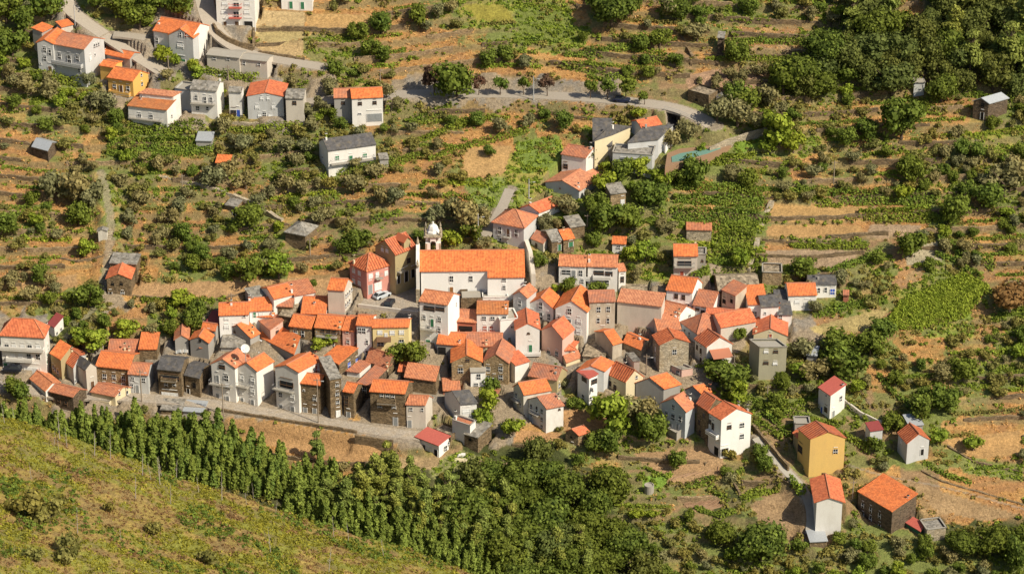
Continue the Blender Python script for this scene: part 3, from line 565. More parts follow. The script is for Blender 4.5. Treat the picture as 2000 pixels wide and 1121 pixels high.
H('small orange lean-to roof behind the dark slate-roofed white house', 'm', 'orange', 'brick', (280, 702, 500, 694, 4.5), 745, cat='shed', name='shed')
H('tiny collapsing tile-roofed store below the stone gables', 'm', 'old', 'stone', (845, 690, 945, 745, 985, 700), 800, cat='shed', name='shed')
view(780, 740, 5)
H('pale blue-white terrace annex with roof patio and tall flue below the slate-roofed white house', 'f', 'old', 'white', (515, 392, 690, 450, 745, 405), 640, ch='548,385,1.8')
H('low white house with plain red sheet roof and shaded porch beside the vegetable plot', 'm', 'redmetal', 'bright', (145, 560, 378, 651, 505, 582), 757, '448,655,1,1.2 497,605,.5,1', '185,618,1.6,1.9,k 238,640,1.1,2.1,k 290,655,1.6,1.8,s 357,688,1.1,2.3,k', rise=.7, oh=.5)
H('brown stone hut with pale grey slab roof beside the white terrace annex', 'm', 'slab', 'stone', (622, 534, 765, 574, 912, 472), 708, '690,580,.5,.6,k', rise=1.0, cat='barn', name='barn')
H('low roofless stone pen with rusty slab above the red-roofed white house', 'f', 'rubble', 'stone', (330, 480, 500, 545, 3.2), 590, cat='ruin', name='ruin')
H('tiny brown stone hut with orange gable roof beside the big round tree', 'b', 'red', 'tanstone', (1608, 512, 1752, 553, 1872, 515), 652, '1680,560,.5,.5,k', '1690,635,.8,1.3,k', rise=1.1, cat='hut', name='hut')
view(980, 640, 5.604)
H('stained white gabled house with orange roof and tiny balcony, upper of the stepped pair', 'b', 'orange', 'offwhite', (115, 642, 240, 735, 548, 682), 960, '160,720,.7,1 205,830,.6,1', bal='140,745,205,790', rise=1.9)
H('white gabled house with orange roof and dark wooden balcony, lower of the stepped pair', 'b', 'old', 'white', (278, 778, 490, 888, 692, 848), 1132, '325,840,.8,1.1 385,862,.7,1.5 440,892,.8,1.1 440,985,.8,1 325,930,.7,.9 440,1065,.8,.9 630,882,.5,.6,n', '325,1020,.9,2,n', bal='328,890,420,935', rise=1.7, ch='650,770,1,c')
H('large ochre house with broad weathered red roof and grey chimney', 'a', 'old', 'ochre', (283, 527, 605, 578, 722, 470), 725, '628,610,.8,1.2', ch='590,500,1.3,g', rise=2.0)
H('small white house with red sloped roof in the shadow of the balcony house', 'm', 'red', 'white', (148, 412, 312, 362, 4.5), 520, cat='house')
H('tiny cream house with orange roof and blue corner tank in the centre right', 'b', 'orange', 'cream', (640, 297, 705, 384, 872, 322), 440, rise=.7)
H('small hipped red roof porch house under the pink house', 'h', 'red', 'beige', (680, 250, 820, 238, 3.5), 292)
H('white house with orange roof and shaded gable beside the red-canopied tower', 'b', 'orange', 'lightgrey', (815, 465, 1130, 478, 1242, 373), 700, ch='')
H('white tower house with flat red canopy roof and glazed balcony', 'm', 'redmetal', 'bright', (817, 472, 950, 558, 1062, 513), 842, '905,540,1.6,1.2,n 1010,560,1.6,1.3,n 893,735,.9,1.2 952,765,.7,1', bal='845,590,980,640,o', rise=.3)
H('cream house with channelled orange roof joined to the red-canopied tower', 'a', 'stripe', 'cream', (1138, 500, 1352, 598, 1565, 535), 755, '1475,525,.6,.9 1185,580,.8,1.3,n 1240,625,.8,1.3,n 1210,700,.8,1.3,n', rise=2.3, ch='1262,360,1.3')
view(1180, 620, 5.607)
H('old plaster house with long orange roof beneath the tall blank beige wall', 'a', 'orange', 'oldplaster', (95, 300, 210, 268, 7.5), 420, '', ch='')
H('cream stone house with patched orange roof and white chimney beneath the blank beige wall', 'a', 'orange', 'palestone', (203, 272, 402, 357, 492, 240), 445, '185,380,.7,.9,r', ch='390,240,1.3')
H('small tan shed with curved slate roof beside the leaning lamp post', 'm', 'slab', 'beige', (235, 385, 315, 478, 405, 485), 600, cat='shed', name='shed')
H('pale stone gabled house with channelled orange roof and one square window', 'a', 'stripe', 'palestone', (520, 190, 598, 302, 945, 268), 605, '770,352,1,1.2 565,320,.6,1.2,s 560,430,.6,1.2,s', rise=1.4)
H('low beige annex with flat grey slab roof under the pale stone gable', 'f', 'slab', 'rose', (595, 460, 850, 567, 972, 547), 655, '652,512,.9,1.4,r 718,538,.9,1.3,r 808,582,.9,1')
H('white house with flat-pitched orange roof behind the pale stone gable', 'm', 'orange', 'lightgrey', (580, 145, 848, 128, 5), 240, rise=1.4)
H('grey rendered gabled house with orange roof above the bushes in the lower right cluster', 'b', 'orange', 'grey', (328, 715, 660, 783, 852, 727), 935, '', rise=2.05)
H('white gabled house with channelled orange roof and small porch roof beside the broad tree', 'a', 'stripe', 'white', (980, 230, 1115, 326, 1418, 290), 535, '1020,300,.6,1.2,n 1060,340,.6,1.3,n 1060,440,.6,1.3,n', awn='1150,345,1365,410,t', rise=2.1)
view(1180, 530, 6.596)
H('old house with large patched hip roof at the middle right of the village', 'h', 'old', 'bluegrey', (975, 652, 1195, 808, 1600, 730), 950, '1040,745,.8,1.2 1100,790,.8,1', rise=2.8)
H('long low wing with bright orange roof running right behind the patched hip roof', 'a', 'red', 'beige', (1290, 620, 1720, 660, 6.5), 800)
H('white house with big smooth orange roof and bright side gable below the green terraces', 'a', 'orange', 'bright', (790, 237, 1137, 278, 1275, 150), 440, '930,287,.8,1.3,n 1022,302,.8,1.3,n 885,392,1,.5 972,410,1,.5 1070,425,1,.7', rise=2.4, ch='1050,90,.7')
H('white house with mossy weathered roof right of the smooth orange roof', 'a', 'old', 'bright', (1137, 432, 1398, 474, 1545, 300), 575, '1200,470,.9,.8,n 1270,498,.9,1.3,n 1345,510,.9,1', rise=2.2)
H('tall building with a vast blank beige side wall and thin orange roof strip', 'm', 'salmon', 'beige', (160, 388, 742, 452, 4.5), 760, '215,740,.4,.6', rise=1.1, name='house')
H('white house with orange roof and two chimneys right of the blank beige wall', 'a', 'orange', 'bright', (660, 548, 930, 617, 1190, 500), 720, '1097,560,.8,1 755,600,.8,.5', ch='970,545,1,c 890,600,1.2', rise=2.2)
H('rubble-roofed ruin standing behind the blank beige wall', 'm', 'rubble', 'palestone', (215, 340, 550, 350, 6), 400, cat='ruin', name='ruin', rise=.5)
view(980, 530, 6.596)
H('white gabled house with orange roof next to the church yard, leftmost of the gabled row', 'b', 'orange', 'lightgrey', (130, 297, 330, 347, 460, 240), 600, '232,378,.8,1.3 232,505,.8,1.3', rise=1.2, ch='300,190,1')
H('white gabled house with four windows, second in the gabled row below the church', 'b', 'orange', 'white', (325, 415, 675, 490, 790, 358), 665, '505,400,.9,1.7 393,512,.8,1.3 505,530,.9,1.8 608,548,.8,1.5', rise=2.2)
H('white gabled house with shuttered windows and lantern, widest of the gabled row', 'b', 'orange', 'white', (675, 472, 1110, 527, 8), 850, '873,482,1,1.3 740,580,.9,1 868,618,.9,1.6 995,612,1,1.2,s 990,740,1,1.1,s', '990,850,1,1.6,n', rise=2.3)
H('tall cream house with weathered roof and blue-grey lower storey right of the gabled row', 'a', 'old', 'oldplaster', (1125, 397, 1470, 387, 6), 760, '1248,460,.9,1.3 1372,455,.9,1.3 1243,605,.7,1.2 1368,607,.7,1.2', '1300,748,1.2,2.2,n')
H('narrow white gabled house with red roof and long balcony in front of the row', 'b', 'red', 'white', (165, 752, 505, 745, 7.5), 1075, '345,793,.6,.4,n 255,1085,.7,.5 430,1085,.7,.5', '370,945,.9,2.2,g', bal='190,985,500,1050,o', rise=1.5, ch='460,680,1,c')
H('pink gabled house with red roof and a wall-mounted air unit', 'b', 'red', 'rose', (500, 752, 790, 872, 945, 742), 1150, '605,1020,.9,1.2 710,1032,.9,1.2', rise=2.1)
H('low orange-roofed store joined to the right side of the pink gabled house', 'm', 'red', 'cream', (775, 1000, 905, 1020, 1000, 930), 1090, cat='shed', name='shed')
H('collapsed house covered in pale rubble in the middle of the village', 'm', 'rubble', 'palestone', (1035, 1085, 1330, 1110, 9.5), 1180, cat='ruin', name='ruin', rise=.5)
view(1380, 530, 5.339)
H('large collapsed stone ruin with brown broken roof under the terraces', 'a', 'rubble', 'stone', (120, 205, 560, 190, 8.5), 260, cat='ruin', name='ruin', rise=1.6)
H('old beige building with faded tile edge left of the bright orange roof', 'm', 'old', 'oldplaster', (150, 190, 300, 255, 430, 180), 455, '172,285,.9,1.1,k 262,290,.6,1,k', rise=.8)
H('white house with very bright orange roof and blue terrace at the middle right', 'm', 'orange', 'bright', (432, 347, 640, 340, 6.5), 455, '505,420,.8,1.2', '400,420,1.3,1.6,k', rise=1.7)
H('white house with dark slate roof, left part of the L-shaped pair', 'a', 'slate', 'white', (565, 372, 760, 362, 6), 505, '610,430,.6,.6')
H('white cottage with steep dark slate roof and brick chimney, right part of the L-shaped pair', 'm', 'slate', 'white', (738, 455, 898, 452, 8), 538, '690,460,.8,1', ch='755,385,1.3,r', rise=2.2)
H('white house with long orange roof and grey door beside the olive trees at the right', 'a', 'orange', 'white', (850, 252, 1155, 246, 6.5), 378, '945,300,1.1,1,s', '1045,322,1.2,2,n')
H('small white house with dark ribbed roof and blue shutter above the right group', 'a', 'slate', 'white', (1060, 137, 1362, 135, 5), 238, '1170,175,.7,1.1 1243,172,.7,1.1 1322,185,1.1,1.3,b', ch='1165,80,1.4,g')
H('tiny orange brick hut with domed top in the garden at the right', 'm', 'old', 'brick', (1422, 245, 1490, 248, 2), 312, cat='hut', name='hut')
H('cream upper storey with red gable roof and wooden shutter set on the tall olive-grey house', 'b', 'red', 'cream', (478, 655, 850, 672, 8), 790, '667,655,.7,1.4,r', rise=1.6, ch='517,640,1.2,c')
H('tall olive-grey house with roof terrace and four windows in the shadowed corner', 'f', 'concrete', 'greyolive', (450, 705, 553, 785, 838, 783), 1060, '622,822,1,.8,s 722,822,1,.8,n 620,940,1.1,.8,n 716,945,1,.8,s')
H('long low house with vivid red roof behind the channelled roofs at the right', 'a', 'red', 'beige', (150, 585, 525, 520, 7), 640)
H('open garden shelter with pale blue tin roof beside the silvery olives', 'm', 'tin', 'grey', (1040, 868, 1155, 880, 3.6), 905, cat='shed', name='shed')
view(1260, 720, 4.0045)
H('pale blue gabled house with orange roof, white chimney and six windows in the lower right', 'b', 'orange', 'bluegrey', (118, 264, 322, 340, 402, 288), 525, '222,285,.8,1 168,340,.8,1.1 220,358,1,1.3 275,374,.9,1.2', '198,425,1,1.7,n 255,430,.8,1.4,n', rise=2.2, ch='352,240,1.4')
H('open concrete water tank with pale rim in front of the pale blue gabled house', 'f', 'concrete', 'concrete', (178, 462, 248, 500, 308, 462), 535, cat='tank', name='water_tank')
H('brown gabled house with orange roof and brick chimney behind the pale blue house', 'b', 'orange', 'grey', (302, 160, 437, 195, 525, 178), 305, rise=1.35, ch='510,165,1.4,r')
H('dark stone house with channelled orange roof squeezed beside the big white gable', 'a', 'stripe', 'stone', (397, 270, 490, 334, 610, 250), 565, '425,400,.8,1.2,n 460,350,.8,1.2,n 430,480,.8,1.4,n', rise=1.8)
H('big white gabled house with orange roof and outside steps at the lower right', 'a', 'red', 'bright', (487, 337, 590, 400, 843, 352), 668, '508,395,.7,1.2,n 532,425,.7,1.6,n 658,440,1,1.1,n 758,425,1.1,1.1 757,512,1,1.1', '560,612,1.6,2,k 620,622,1.8,1.7,k', bal='497,470,582,510,o', rise=2.0, ch='687,235,1,g 812,325,1.5,g')
H('narrow white house with red sheet roof standing alone below the scrub', 'm', 'redmetal', 'white', (1350, 143, 1448, 210, 1577, 148), 374, '1415,300,1,1.3,n 1418,208,.5,.5 1530,215,.9,1.2', '1383,300,.8,1.8,b 1472,328,.9,1.7,n', rise=.9, ch='1545,130,.3')
H('yellow house with red channelled roof and blank yellow gable by the sunken path', 'a', 'stripe', 'straw_yellow', (1188, 462, 1285, 550, 1578, 540), 800, '1490,628,1,1.1 1215,600,1.8,1.8,n', '1175,738,.7,1.9,s 1200,775,.7,1.9,s 1238,810,.7,1.9,s', rise=1.6, awn='')
H('lean-to with dark red roof on the path side of the yellow gabled house', 'm', 'red', 'ochre', (1150, 500, 1243, 590, 1278, 572), 700, '', rise=.4)
H('grey roofless wall block just above the yellow gabled house', 'f', 'concrete', 'grey', (1172, 425, 1290, 425, 3), 500, cat='outbuilding')
H('white house with steep red gable roof seen end-on by the lower path', 'b', 'red', 'white', (1320, 1045, 1568, 1045, 9.5), 1272, '', oh=.6, rise=1.2)
view(1500, 800, 3.492)
H('large dark stone house with bright orange roof at the bottom right', 'm', 'orange', 'darkstone', (608, 553, 845, 694, 1022, 613), 848, '648,635,.7,1.1 702,665,.7,1.2 763,705,.7,1.2 648,702,.7,1 700,730,.7,1 645,795,.7,1.3 692,808,.7,1.6 762,780,.7,1.4 970,722,.5,.8,n', rise=1.5, ch='965,605,.5,g')
H('green-walled lean-to with red sheet roof beside the dark stone house', 'm', 'redmetal', 'green', (905, 748, 1040, 830, 1078, 795), 866, cat='shed', name='shed', rise=.5)
H('tumbledown stone pen overgrown with vines right of the green lean-to', 'f', 'slab', 'palestone', (1085, 815, 1215, 800, 4), 858, cat='ruin', name='ruin')
H('slim grey tower hut with dark red roof in the shaded garden', 'm', 'darkred', 'lightgrey', (697, 145, 790, 132, 3), 235, cat='hut', name='hut')
H('small grey house with channelled orange roof and dark window at the right', 'a', 'stripe', 'lightgrey', (880, 155, 945, 232, 1110, 203), 365, '910,213,.7,.7,s', '1052,268,.9,1.4,k', rise=1.9)
H('tin-roofed store tucked behind the small grey house', 'm', 'tin', 'grey', (962, 112, 1065, 100, 4), 160, cat='shed', name='shed')
H('ruined stone pen draped with a pale cloth at the bottom by the path', 'm', 'tin', 'stone', (285, 900, 410, 893, 4), 925, cat='ruin', name='ruin', rise=.4)
view(1600, 0, 4)
H('stone barn with pale metal gable roof at the far right', 'b', 'tin', 'darkstone', (1195, 788, 1330, 812, 1487, 767), 930, '1280,805,.8,1,k', '1275,880,.9,1.7,k', rise=1.1, cat='barn', name='barn')
H('small square grey concrete box at the foot of the dark wood', 'm', 'concrete', 'lightgrey', (740, 645, 832, 643, 2.4), 697, cat='hut', name='hut', rise=.2)
view(1200, 0, 4)
H('roofless drystone shell with one dark opening beside the road bend', 'f', 'rubble', 'stone', (575, 700, 738, 745, 4.5), 820, '642,772,.6,.7,k', cat='ruin', name='ruin')
H('tiny white wayside chapel with dark arched door above the road bend', 'b', 'concrete', 'lightgrey', (798, 778, 885, 778, 2.4), 815, '', '852,790,.7,1.1,k', cat='chapel', name='chapel', rise=.9)
H('small dark stone hut half hidden by an ivy tree on the upper terraces', 'm', 'slab', 'darkstone', (803, 295, 862, 298, 3), 372, cat='hut', name='hut')
view(1050, 220, 5.337)
H('white and blue-shadowed house with faded red roof above the salmon-roofed house', 'a', 'old', 'white', (238, 432, 502, 475, 658, 402), 595, '292,535,1.1,1.3,n 572,435,.7,1', ch='595,385,1.6', rise=1.6)
H('pale yellow house with dark slate hip roof and red-framed windows', 'h', 'slate', 'cream', (578, 300, 782, 232, 985, 145), 400, '828,213,.8,1,r 938,172,.8,1,r 822,313,.8,1,r 870,298,.9,1,r', ch='780,200,1', rise=2.2)
H('grey slate lean-to wing in front of the pale yellow slate-roofed house', 'm', 'slate', 'grey', (575, 345, 782, 345, 6), 440, rise=4.2)
H('modern grey house with sloping slate roof and roof terrace right of the yellow house', 'm', 'slate', 'lightgrey', (930, 315, 1258, 282, 1420, 190), 440, '1000,388,1.8,1.1,r 1140,405,1,1', rise=1.6, ch='1165,140,2.2,g')
H('pale grey flat-roofed lower storey of the modern house among trees', 'f', 'slab', 'lightgrey', (783, 412, 1195, 440, 5), 645, '905,482,2.2,1 1015,492,1.2,.8')
H('stepped bright white end wall wing at the right of the modern grey house', 'l', 'slate', 'bright', (1258, 275, 1335, 340, 1485, 150), 420, '1460,170,.5,1', rise=1.0)
H('orange-roofed house peeping out behind the modern grey house', 'a', 'red', 'lightgrey', (1085, 165, 1300, 120, 5), 225)
H('wide house with smooth salmon roof and shaded white gable on the slope', 'b', 'salmon', 'lightgrey', (68, 724, 440, 818, 700, 650), 905, '235,785,.3,.4,n', ch='345,590,.9 425,780,1', rise=1.5)
view(920, 360, 5.606)
H('grey-white house with orange hip roof above the church, with outside stairs', 'h', 'orange', 'lightgrey', (222, 414, 585, 482, 735, 345), 690, '315,470,.9,1.5 315,585,.9,1.3 495,500,.9,1.6 390,640,.7,1', '407,490,1,2.1', bal='365,540,440,575', rise=2.3)
H('white gabled house with smooth red roof behind the orange hip roof', 'b', 'red', 'white', (522, 257, 748, 312, 1000, 215), 400, '', rise=1.3, ch='635,205,1.2')
H('small stone shed with old red tiles, left of the row above the church', 'm', 'old', 'beige', (648, 592, 790, 652, 857, 597), 722, '715,645,.6,1,n', cat='shed', name='shed', rise=.9)
H('stone shed with mossy slate roof in the row above the church', 'a', 'slab', 'stone', (885, 632, 1010, 608, 6.5), 705, '', '992,655,.9,1.5,g', cat='shed', name='shed')
H('stone shed with orange roof and green door in the row above the church', 'a', 'orange', 'stone', (1012, 610, 1142, 587, 5.5), 685, '', '1100,630,1.2,1.2,g', cat='shed', name='shed', ch='1010,500,.6,c')
H('stone shed with grey slab roof and bright skylight patch above the church', 'm', 'slab', 'stone', (1085, 472, 1255, 447, 4.5), 548, cat='shed', name='shed')
H('small square stone hut with slab roof and pale door among dark bushes', 'm', 'slab', 'tanstone', (1528, 108, 1705, 85, 4), 235, '', '1660,165,1,2,s', cat='hut', name='hut', rise=.8)
H('tiny white hut with orange roof on the green slope right of the church', 'm', 'orange', 'white', (1540, 648, 1700, 655, 3), 695, '1615,675,.8,.8', cat='hut', name='hut')
H('left lower part of the pale double house with orange roofs right of the church', 'a', 'orange', 'white', (955, 890, 1262, 902, 6), 1110, '1040,940,2,1.1 1200,945,.9,1.3 1215,1045,.8,.9', '1123,940,1,2,n', bal='985,975,1262,1015,o', ch='')
H('right higher part of the pale double house with orange roofs and loggia', 'a', 'orange', 'white', (1272, 898, 1608, 908, 6.5), 1125, '1400,945,2.2,1.2,n 1510,955,1.6,1.2,n 1490,1055,.9,1', bal='1335,960,1530,1015,o', ch='1265,850,1.8')
H('tiny orange-roofed annex at the right end of the pale double house', 'm', 'orange', 'white', (1618, 952, 1705, 945, 3), 1062, '1655,1010,.8,1.5,n', cat='shed', name='shed')
view(1240, 230, 3.397)
H('narrow house with orange roof and laundry on its balcony under the green vine terraces', 'a', 'orange', 'beige', (257, 917, 420, 918, 6.5), 1042, '330,950,3,1.3,n', '312,1020,1,1.8,r', ch='410,815,1.1,c', bal='262,960,395,985')
H('small grey flat-topped annex beside the narrow laundry house', 'f', 'slab', 'concrete', (412, 903, 470, 905, 3.5), 995, '448,945,.5,.6,n', cat='outbuilding')
H('rusty-roofed shed lost in the green vine terraces', 'm', 'old', 'palestone', (340, 742, 512, 746, 3), 775, cat='shed', name='shed')
H('ruined red-brown stone pen below the vine terraces', 'f', 'rubble', 'tanstone', (848, 1022, 975, 1026, 4.5), 1062, cat='ruin', name='ruin')
view(380, 650, 6.227)
H('schist cottage with orange roof at the street corner, right of the white trio', 'a', 'orange', 'stone', (1275, 610, 1530, 638, 1640, 530), 952, '1462,780,.8,1', '1345,905,1,1.9,n 1460,915,1,1.9,n 1330,690,.5,.4,k', rise=1.5)
H('large white gabled house with loggia and brick base, rightmost of the white trio', 'b', 'orange', 'white', (960, 410, 1267, 480, 1560, 320), 948, '1120,590,3.2,1.7,n 1045,725,.9,1.1 1190,750,.9,1.2,s 1450,425,.9,1.3 1475,400,.7,1.8,r', '1045,868,1.1,2.1,n 1190,893,1.1,2.1,n', bal='965,650,1210,690', rise=1.1, ch='1535,255,1.2,r', awn='1490,430,1560,470')
H('white gabled house with weathered orange roof, middle of the white trio', 'b', 'orange', 'white', (508, 414, 760, 468, 974, 342), 862, '575,520,.9,1.3,s 705,548,.9,1.3,s 705,680,.9,1.3,s', '577,788,.9,2.1,n 703,810,.9,2.1,n', bal='520,600,665,645', rise=1.6)
H('white gabled house with long wooden balcony, leftmost of the white trio', 'b', 'orange', 'white', (183, 374, 500, 430, 690, 300), 818, '333,388,1.4,1.1,n 385,520,1.1,1.2 280,620,.8,.9 400,642,1.4,.8', '278,512,.8,2,n 280,738,.9,1.9,n 400,768,.9,1.9,n', bal='195,575,465,625', rise=1.7, ch='488,375,1.2,c 685,270,1.6,r')
view(400, 530, 6.596)
H('grey-walled house with bright orange gable roof and small courtyard', 'b', 'orange', 'grey', (250, 745, 592, 860, 722, 792), 960, '385,765,.5,.7,n 300,800,.9,.8 480,860,.9,1', '385,850,.9,1.8,n', rise=2.2, ch='618,800,1.5,c')
H('curved white-walled house with dull red roof behind the bright gable', 'm', 'old', 'rose', (655, 602, 835, 757, 1022, 668), 885, '930,760,.9,1.2,n', rise=.8)
H('thin orange roof strip house behind the curved white wall', 'm', 'orange', 'white', (650, 580, 890, 590, 2.6), 640, ch='905,575,1', rise=.5)
H('low shed with mossy grey slab roof behind the satellite dish', 'm', 'slab', 'grey', (195, 975, 510, 985, 5), 1045, rise=1.2, cat='shed', name='shed')
H('long house with stepped orange roof and white awning in the left centre', 'm', 'orange', 'grey', (705, 845, 1150, 1072, 1240, 940), 1210, '', rise=2.0, awn='720,900,860,990', ch='1245,1010,1.6,c')
view(600, 660, 5.9)
H('stone house with vivid orange roof and blue-framed windows in the left centre', 'm', 'orange', 'stone', (185, 208, 360, 303, 655, 132), 430, '288,320,1,1.2,b 480,280,1,1.3,b 570,235,1,1.3,b', rise=1.5)
H('rambling stone house with rounded weathered roof under the two round trees', 'a', 'old', 'stone', (670, 262, 930, 352, 1035, 245), 425, '', rise=2.2, ch='930,330,.9,c')
H('dark stone house with long curving weathered roof in the lower centre', 'm', 'old', 'darkstone', (560, 520, 722, 548, 985, 350), 700, '660,570,.9,1.2 690,640,1,1,n', rise=1.2)
H('wide schist house with orange roof, flower balcony and whitewashed base', 'a', 'orange', 'stone', (713, 613, 1127, 643, 1225, 500), 987, '860,645,.8,.8 925,650,.8,.8 985,655,.8,.8 838,772,.9,.8 1000,780,.9,.8', '1017,912,1.1,2.2,n', bal='812,700,1022,738,o', rise=1.5)
H('cream cottage with small orange roof at the end of the village street', 'a', 'old', 'beige', (1128, 766, 1362, 773, 1455, 685), 1008, '1195,802,.8,.9 1325,808,.6,.9', '1155,945,1,2.1,n', rise=1.4)
H('brown stone barn with orange roof above the end of the village street', 'm', 'orange', 'stone', (1112, 448, 1482, 498, 1530, 400), 668, '', rise=1.6, cat='barn', name='barn')
H('narrow schist house with grey lean roof and two white-framed windows', 'm', 'slab', 'stone', (258, 478, 402, 452, 7.5), 850, '345,525,.8,.9 345,625,.8,1 350,720,.8,1', '355,830,1,1.7,s', rise=1.6)
H('stone cottage with steep orange strip roof between the grey lean roof and the dark lane', 'a', 'orange', 'stone', (403, 613, 533, 634, 645, 525), 893, '450,668,.9,1.2,n 448,735,.8,1,n', '475,850,1,1.8,n', rise=1.2)
H('small house with flat rusty roof and white balustrade behind the steep orange strip roof', 'm', 'old', 'white', (440, 378, 600, 400, 760, 300), 470, '', rise=.6)
H('small red-roofed store left of the brown stone barn', 'm', 'red', 'stone', (1040, 382, 1152, 388, 3.5), 445, cat='shed', name='shed')
# ================================================================ the church
view(660, 420, 5)
def church():
    u1, v1 = pix(1460, 545); vb = pix(0, 764)[1]
    G = march(u1, vb, tbase); d = ray(u1, v1); k = (G[1]-CAM[1])/d[1]; ze = CAM[2]+d[2]*k; g0 = G[2]
    P0 = atz(*pix(797, 549), ze)[:2]; P1 = atz(*pix(1826, 540), ze)[:2]; S = P1-P0; L = np.linalg.norm(S); e = S/L; nb = np.array([-e[1], e[0]]); dep = 10.6; rise = 2.42; sl = rise/(dep/2)
    org = np.array([*(P0+S/2+nb*dep/2), g0])
    def W(a, b, z): p = P0+e*a+nb*b; return Vector((p[0]-org[0], p[1]-org[1], z-org[2]))
    root = tag(empty('church', org), 'long white church with vast orange roof and domed bell tower at the centre', 'church')
    c = L*.644; ex = 1.7; zb = g0-4
    mb = MB()
    def wallring(a0, a1, b0, b1, zf):
        ring = [(a0, b0), (a1, b0), (a1, dep/2), (a1, b1), (a0, b1), (a0, dep/2)]
        for p, q in zip(ring, ring[1:]+ring[:1]): mb.poly([W(*p, zb), W(*q, zb), W(*q, zf(q[1])-.17), W(*p, zf(p[1])-.17)])
    zf = lambda b: ze+sl*(b if b < dep/2 else dep-b)
    wallring(.3, c, .3, dep-.3, zf); wallring(c+.02, L-.2, -ex+.3, dep-.3, zf)
    mb.build('nave_wall', M['bright'], root)
    mb = MB()
    def rf(a0, a1, b0):
        for pts in ([(a0, b0), (a1, b0), (a1, dep/2), (a0, dep/2)], [(a1, dep), (a0, dep), (a0, dep/2), (a1, dep/2)]):
            P = [W(a, b, zf(b)) for a, b in pts]; uv = [(a, abs(b-dep/2)) for a, b in pts]; lo = [p-Vector((0, 0, .2)) for p in P]; mb.poly(P, 0, uv); mb.poly(lo[::-1], 0)
            for i in range(4): j = (i+1) % 4; mb.poly([lo[i], lo[j], P[j], P[i]], 0, [uv[i], uv[j], uv[j], uv[i]])
    rf(0, c, 0); rf(c, L, -ex); mb.tube(W(0, dep/2, ze+rise+.03), W(L, dep/2, ze+rise+.03), .15, .15, 5, 1)
    mb.build('roof', [M['orange'], M['salmon']], root)
    mb = MB()   # west front slab with stone edging and finials
    prof = [(-.3, zb), (-.3, ze+1.0), (1.0, ze+1.6), (dep/2, ze+rise+1.7), (dep-1, ze+1.6), (dep+.3, ze+1.0), (dep+.3, zb)]
    A = [W(-.75, b, z) for b, z in prof]; B = [W(.0, b, z) for b, z in prof]; mb.prism(A, B); mb.build('west_front', M['white'], root)
    mb = MB(); mb.box(W(-.4, -.42, zb), (.85, .3, ze+1.1-zb)); 
    for i, z in enumerate((ze+1.1,)): mb.lathe([(.35, 0), (.35, .5), (.2, .6), (.28, .9), (.12, 1.5), (0, 1.9)], W(-.4, -.2, z), 8)
    mb.lathe([(.35, 0), (.3, .6), (.12, 1.4), (0, 1.8)], W(-.4, dep/2, ze+rise+1.6), 8)
    mb.build('stone_pilaster', M['palestone'], root)
    mb = MB(); mb.box(W(c+.1, .0, zb)+Vector((0, 0, 0)), (.5, .5, ze-zb-.3)); mb.build('stone_quoin', M['palestone'], root)
    ax = (Vector((*e, 0)), Vector((*nb, 0)), Vector((0, 0, 1)))
    def put(kind, x, y, w, h, st, b0):
        dv = ray(*pix(x, y)); n = -nb; a2 = P0+nb*(b0+.3); kk = (n@(a2-CAM[:2]))/(n@dv[:2]); p = CAM+dv*kk; q = a2+e*float((p[:2]-a2)@e)+n*.04; loc = (q[0]-org[0], q[1]-org[1], p[2]-org[2]); rz = math.atan2(e[1], e[0])
        if kind == 'w':
            o = obj('window', cached(('w', w, h, 'wframe'), lambda: win_mesh(w, h, 'wframe')), None, root, loc); obj('pane', cached(('p', w, h, 'glass'), lambda: pane_mesh(w, h, 'glass')), None, o)
        else: o = obj('door', cached(('d', w, h, st), lambda: door_mesh(w, h, DST[st])), None, root, loc)
        o.rotation_euler = (0, 0, rz)
    put('w', 1108, 597, .9, 1.35, '', 0); put('w', 1298, 597, .85, 1.35, '', 0); put('d', 1108, 702, .95, 2.1, 'w', 0); put('w', 1622, 622, .9, .8, '', -ex); put('w', 1622, 692, .75, 1, '', -ex)
    # bell tower
    tw = 3.3; b = dep+.2; z = ze
    u = pix(930, 0)[0]
    for _ in range(5):
        q = P0+nb*b; dv = ray(u, 470); a = ((CAM[0]+dv[0]*(q[1]-CAM[1])/dv[1])-q[0])/e[0]
        q = q+e*a
    dv = ray(*pix(930, 212)); kk = (q[1]-tw/2-CAM[1])/dv[1]; zc = CAM[2]+dv[2]*kk
    dv = ray(*pix(930, 46)); ztop = CAM[2]+dv[2]*(q[1]-CAM[1])/dv[1]
    C3 = lambda z: Vector((q[0]-org[0], q[1]-org[1], z-org[2]))
    mb = MB(); h2 = tw/2; ow = .55; zs = zc-3.1
    mb.box(C3(zb), (tw, tw, zs-zb), 0, ax)
    for sx in (-1, 1):
        for sy in (-1, 1): mb.box(C3(zs)+ax[0]*sx*(h2-.52)+ax[1]*sy*(h2-.52), (1.04, 1.04, zc-zs), 0, ax)
    n = 6
    for side in ((ax[0], ax[1]), (ax[1], ax[0])):
        for sg in (-1, 1):
            cpos = C3(zc-.75)+side[1]*sg*(h2-.3); mb.box(cpos, (1.24, .55, .75) if side[0] is ax[0] else (.55, 1.24, .75), 0, ax)
            for i in range(n):
                t0, t1 = math.pi*i/n, math.pi*(i+1)/n; mid = (t0+t1)/2; mb.box(cpos+side[0]*(-math.cos(mid)*.56)+Vector((0, 0, -.62+math.sin(mid)*.45)), (.22, .5, .35) if side[0] is ax[0] else (.5, .22, .35), 0, ax)
    mb.build('bell_tower', M['white'], root)
    mb = MB()
    for sx in (-1, 1):
        for sy in (-1, 1): mb.box(C3(zs-.2)+ax[0]*sx*(h2-.16)+ax[1]*sy*(h2-.16), (.4, .4, zc-zs+.2), 0, ax)
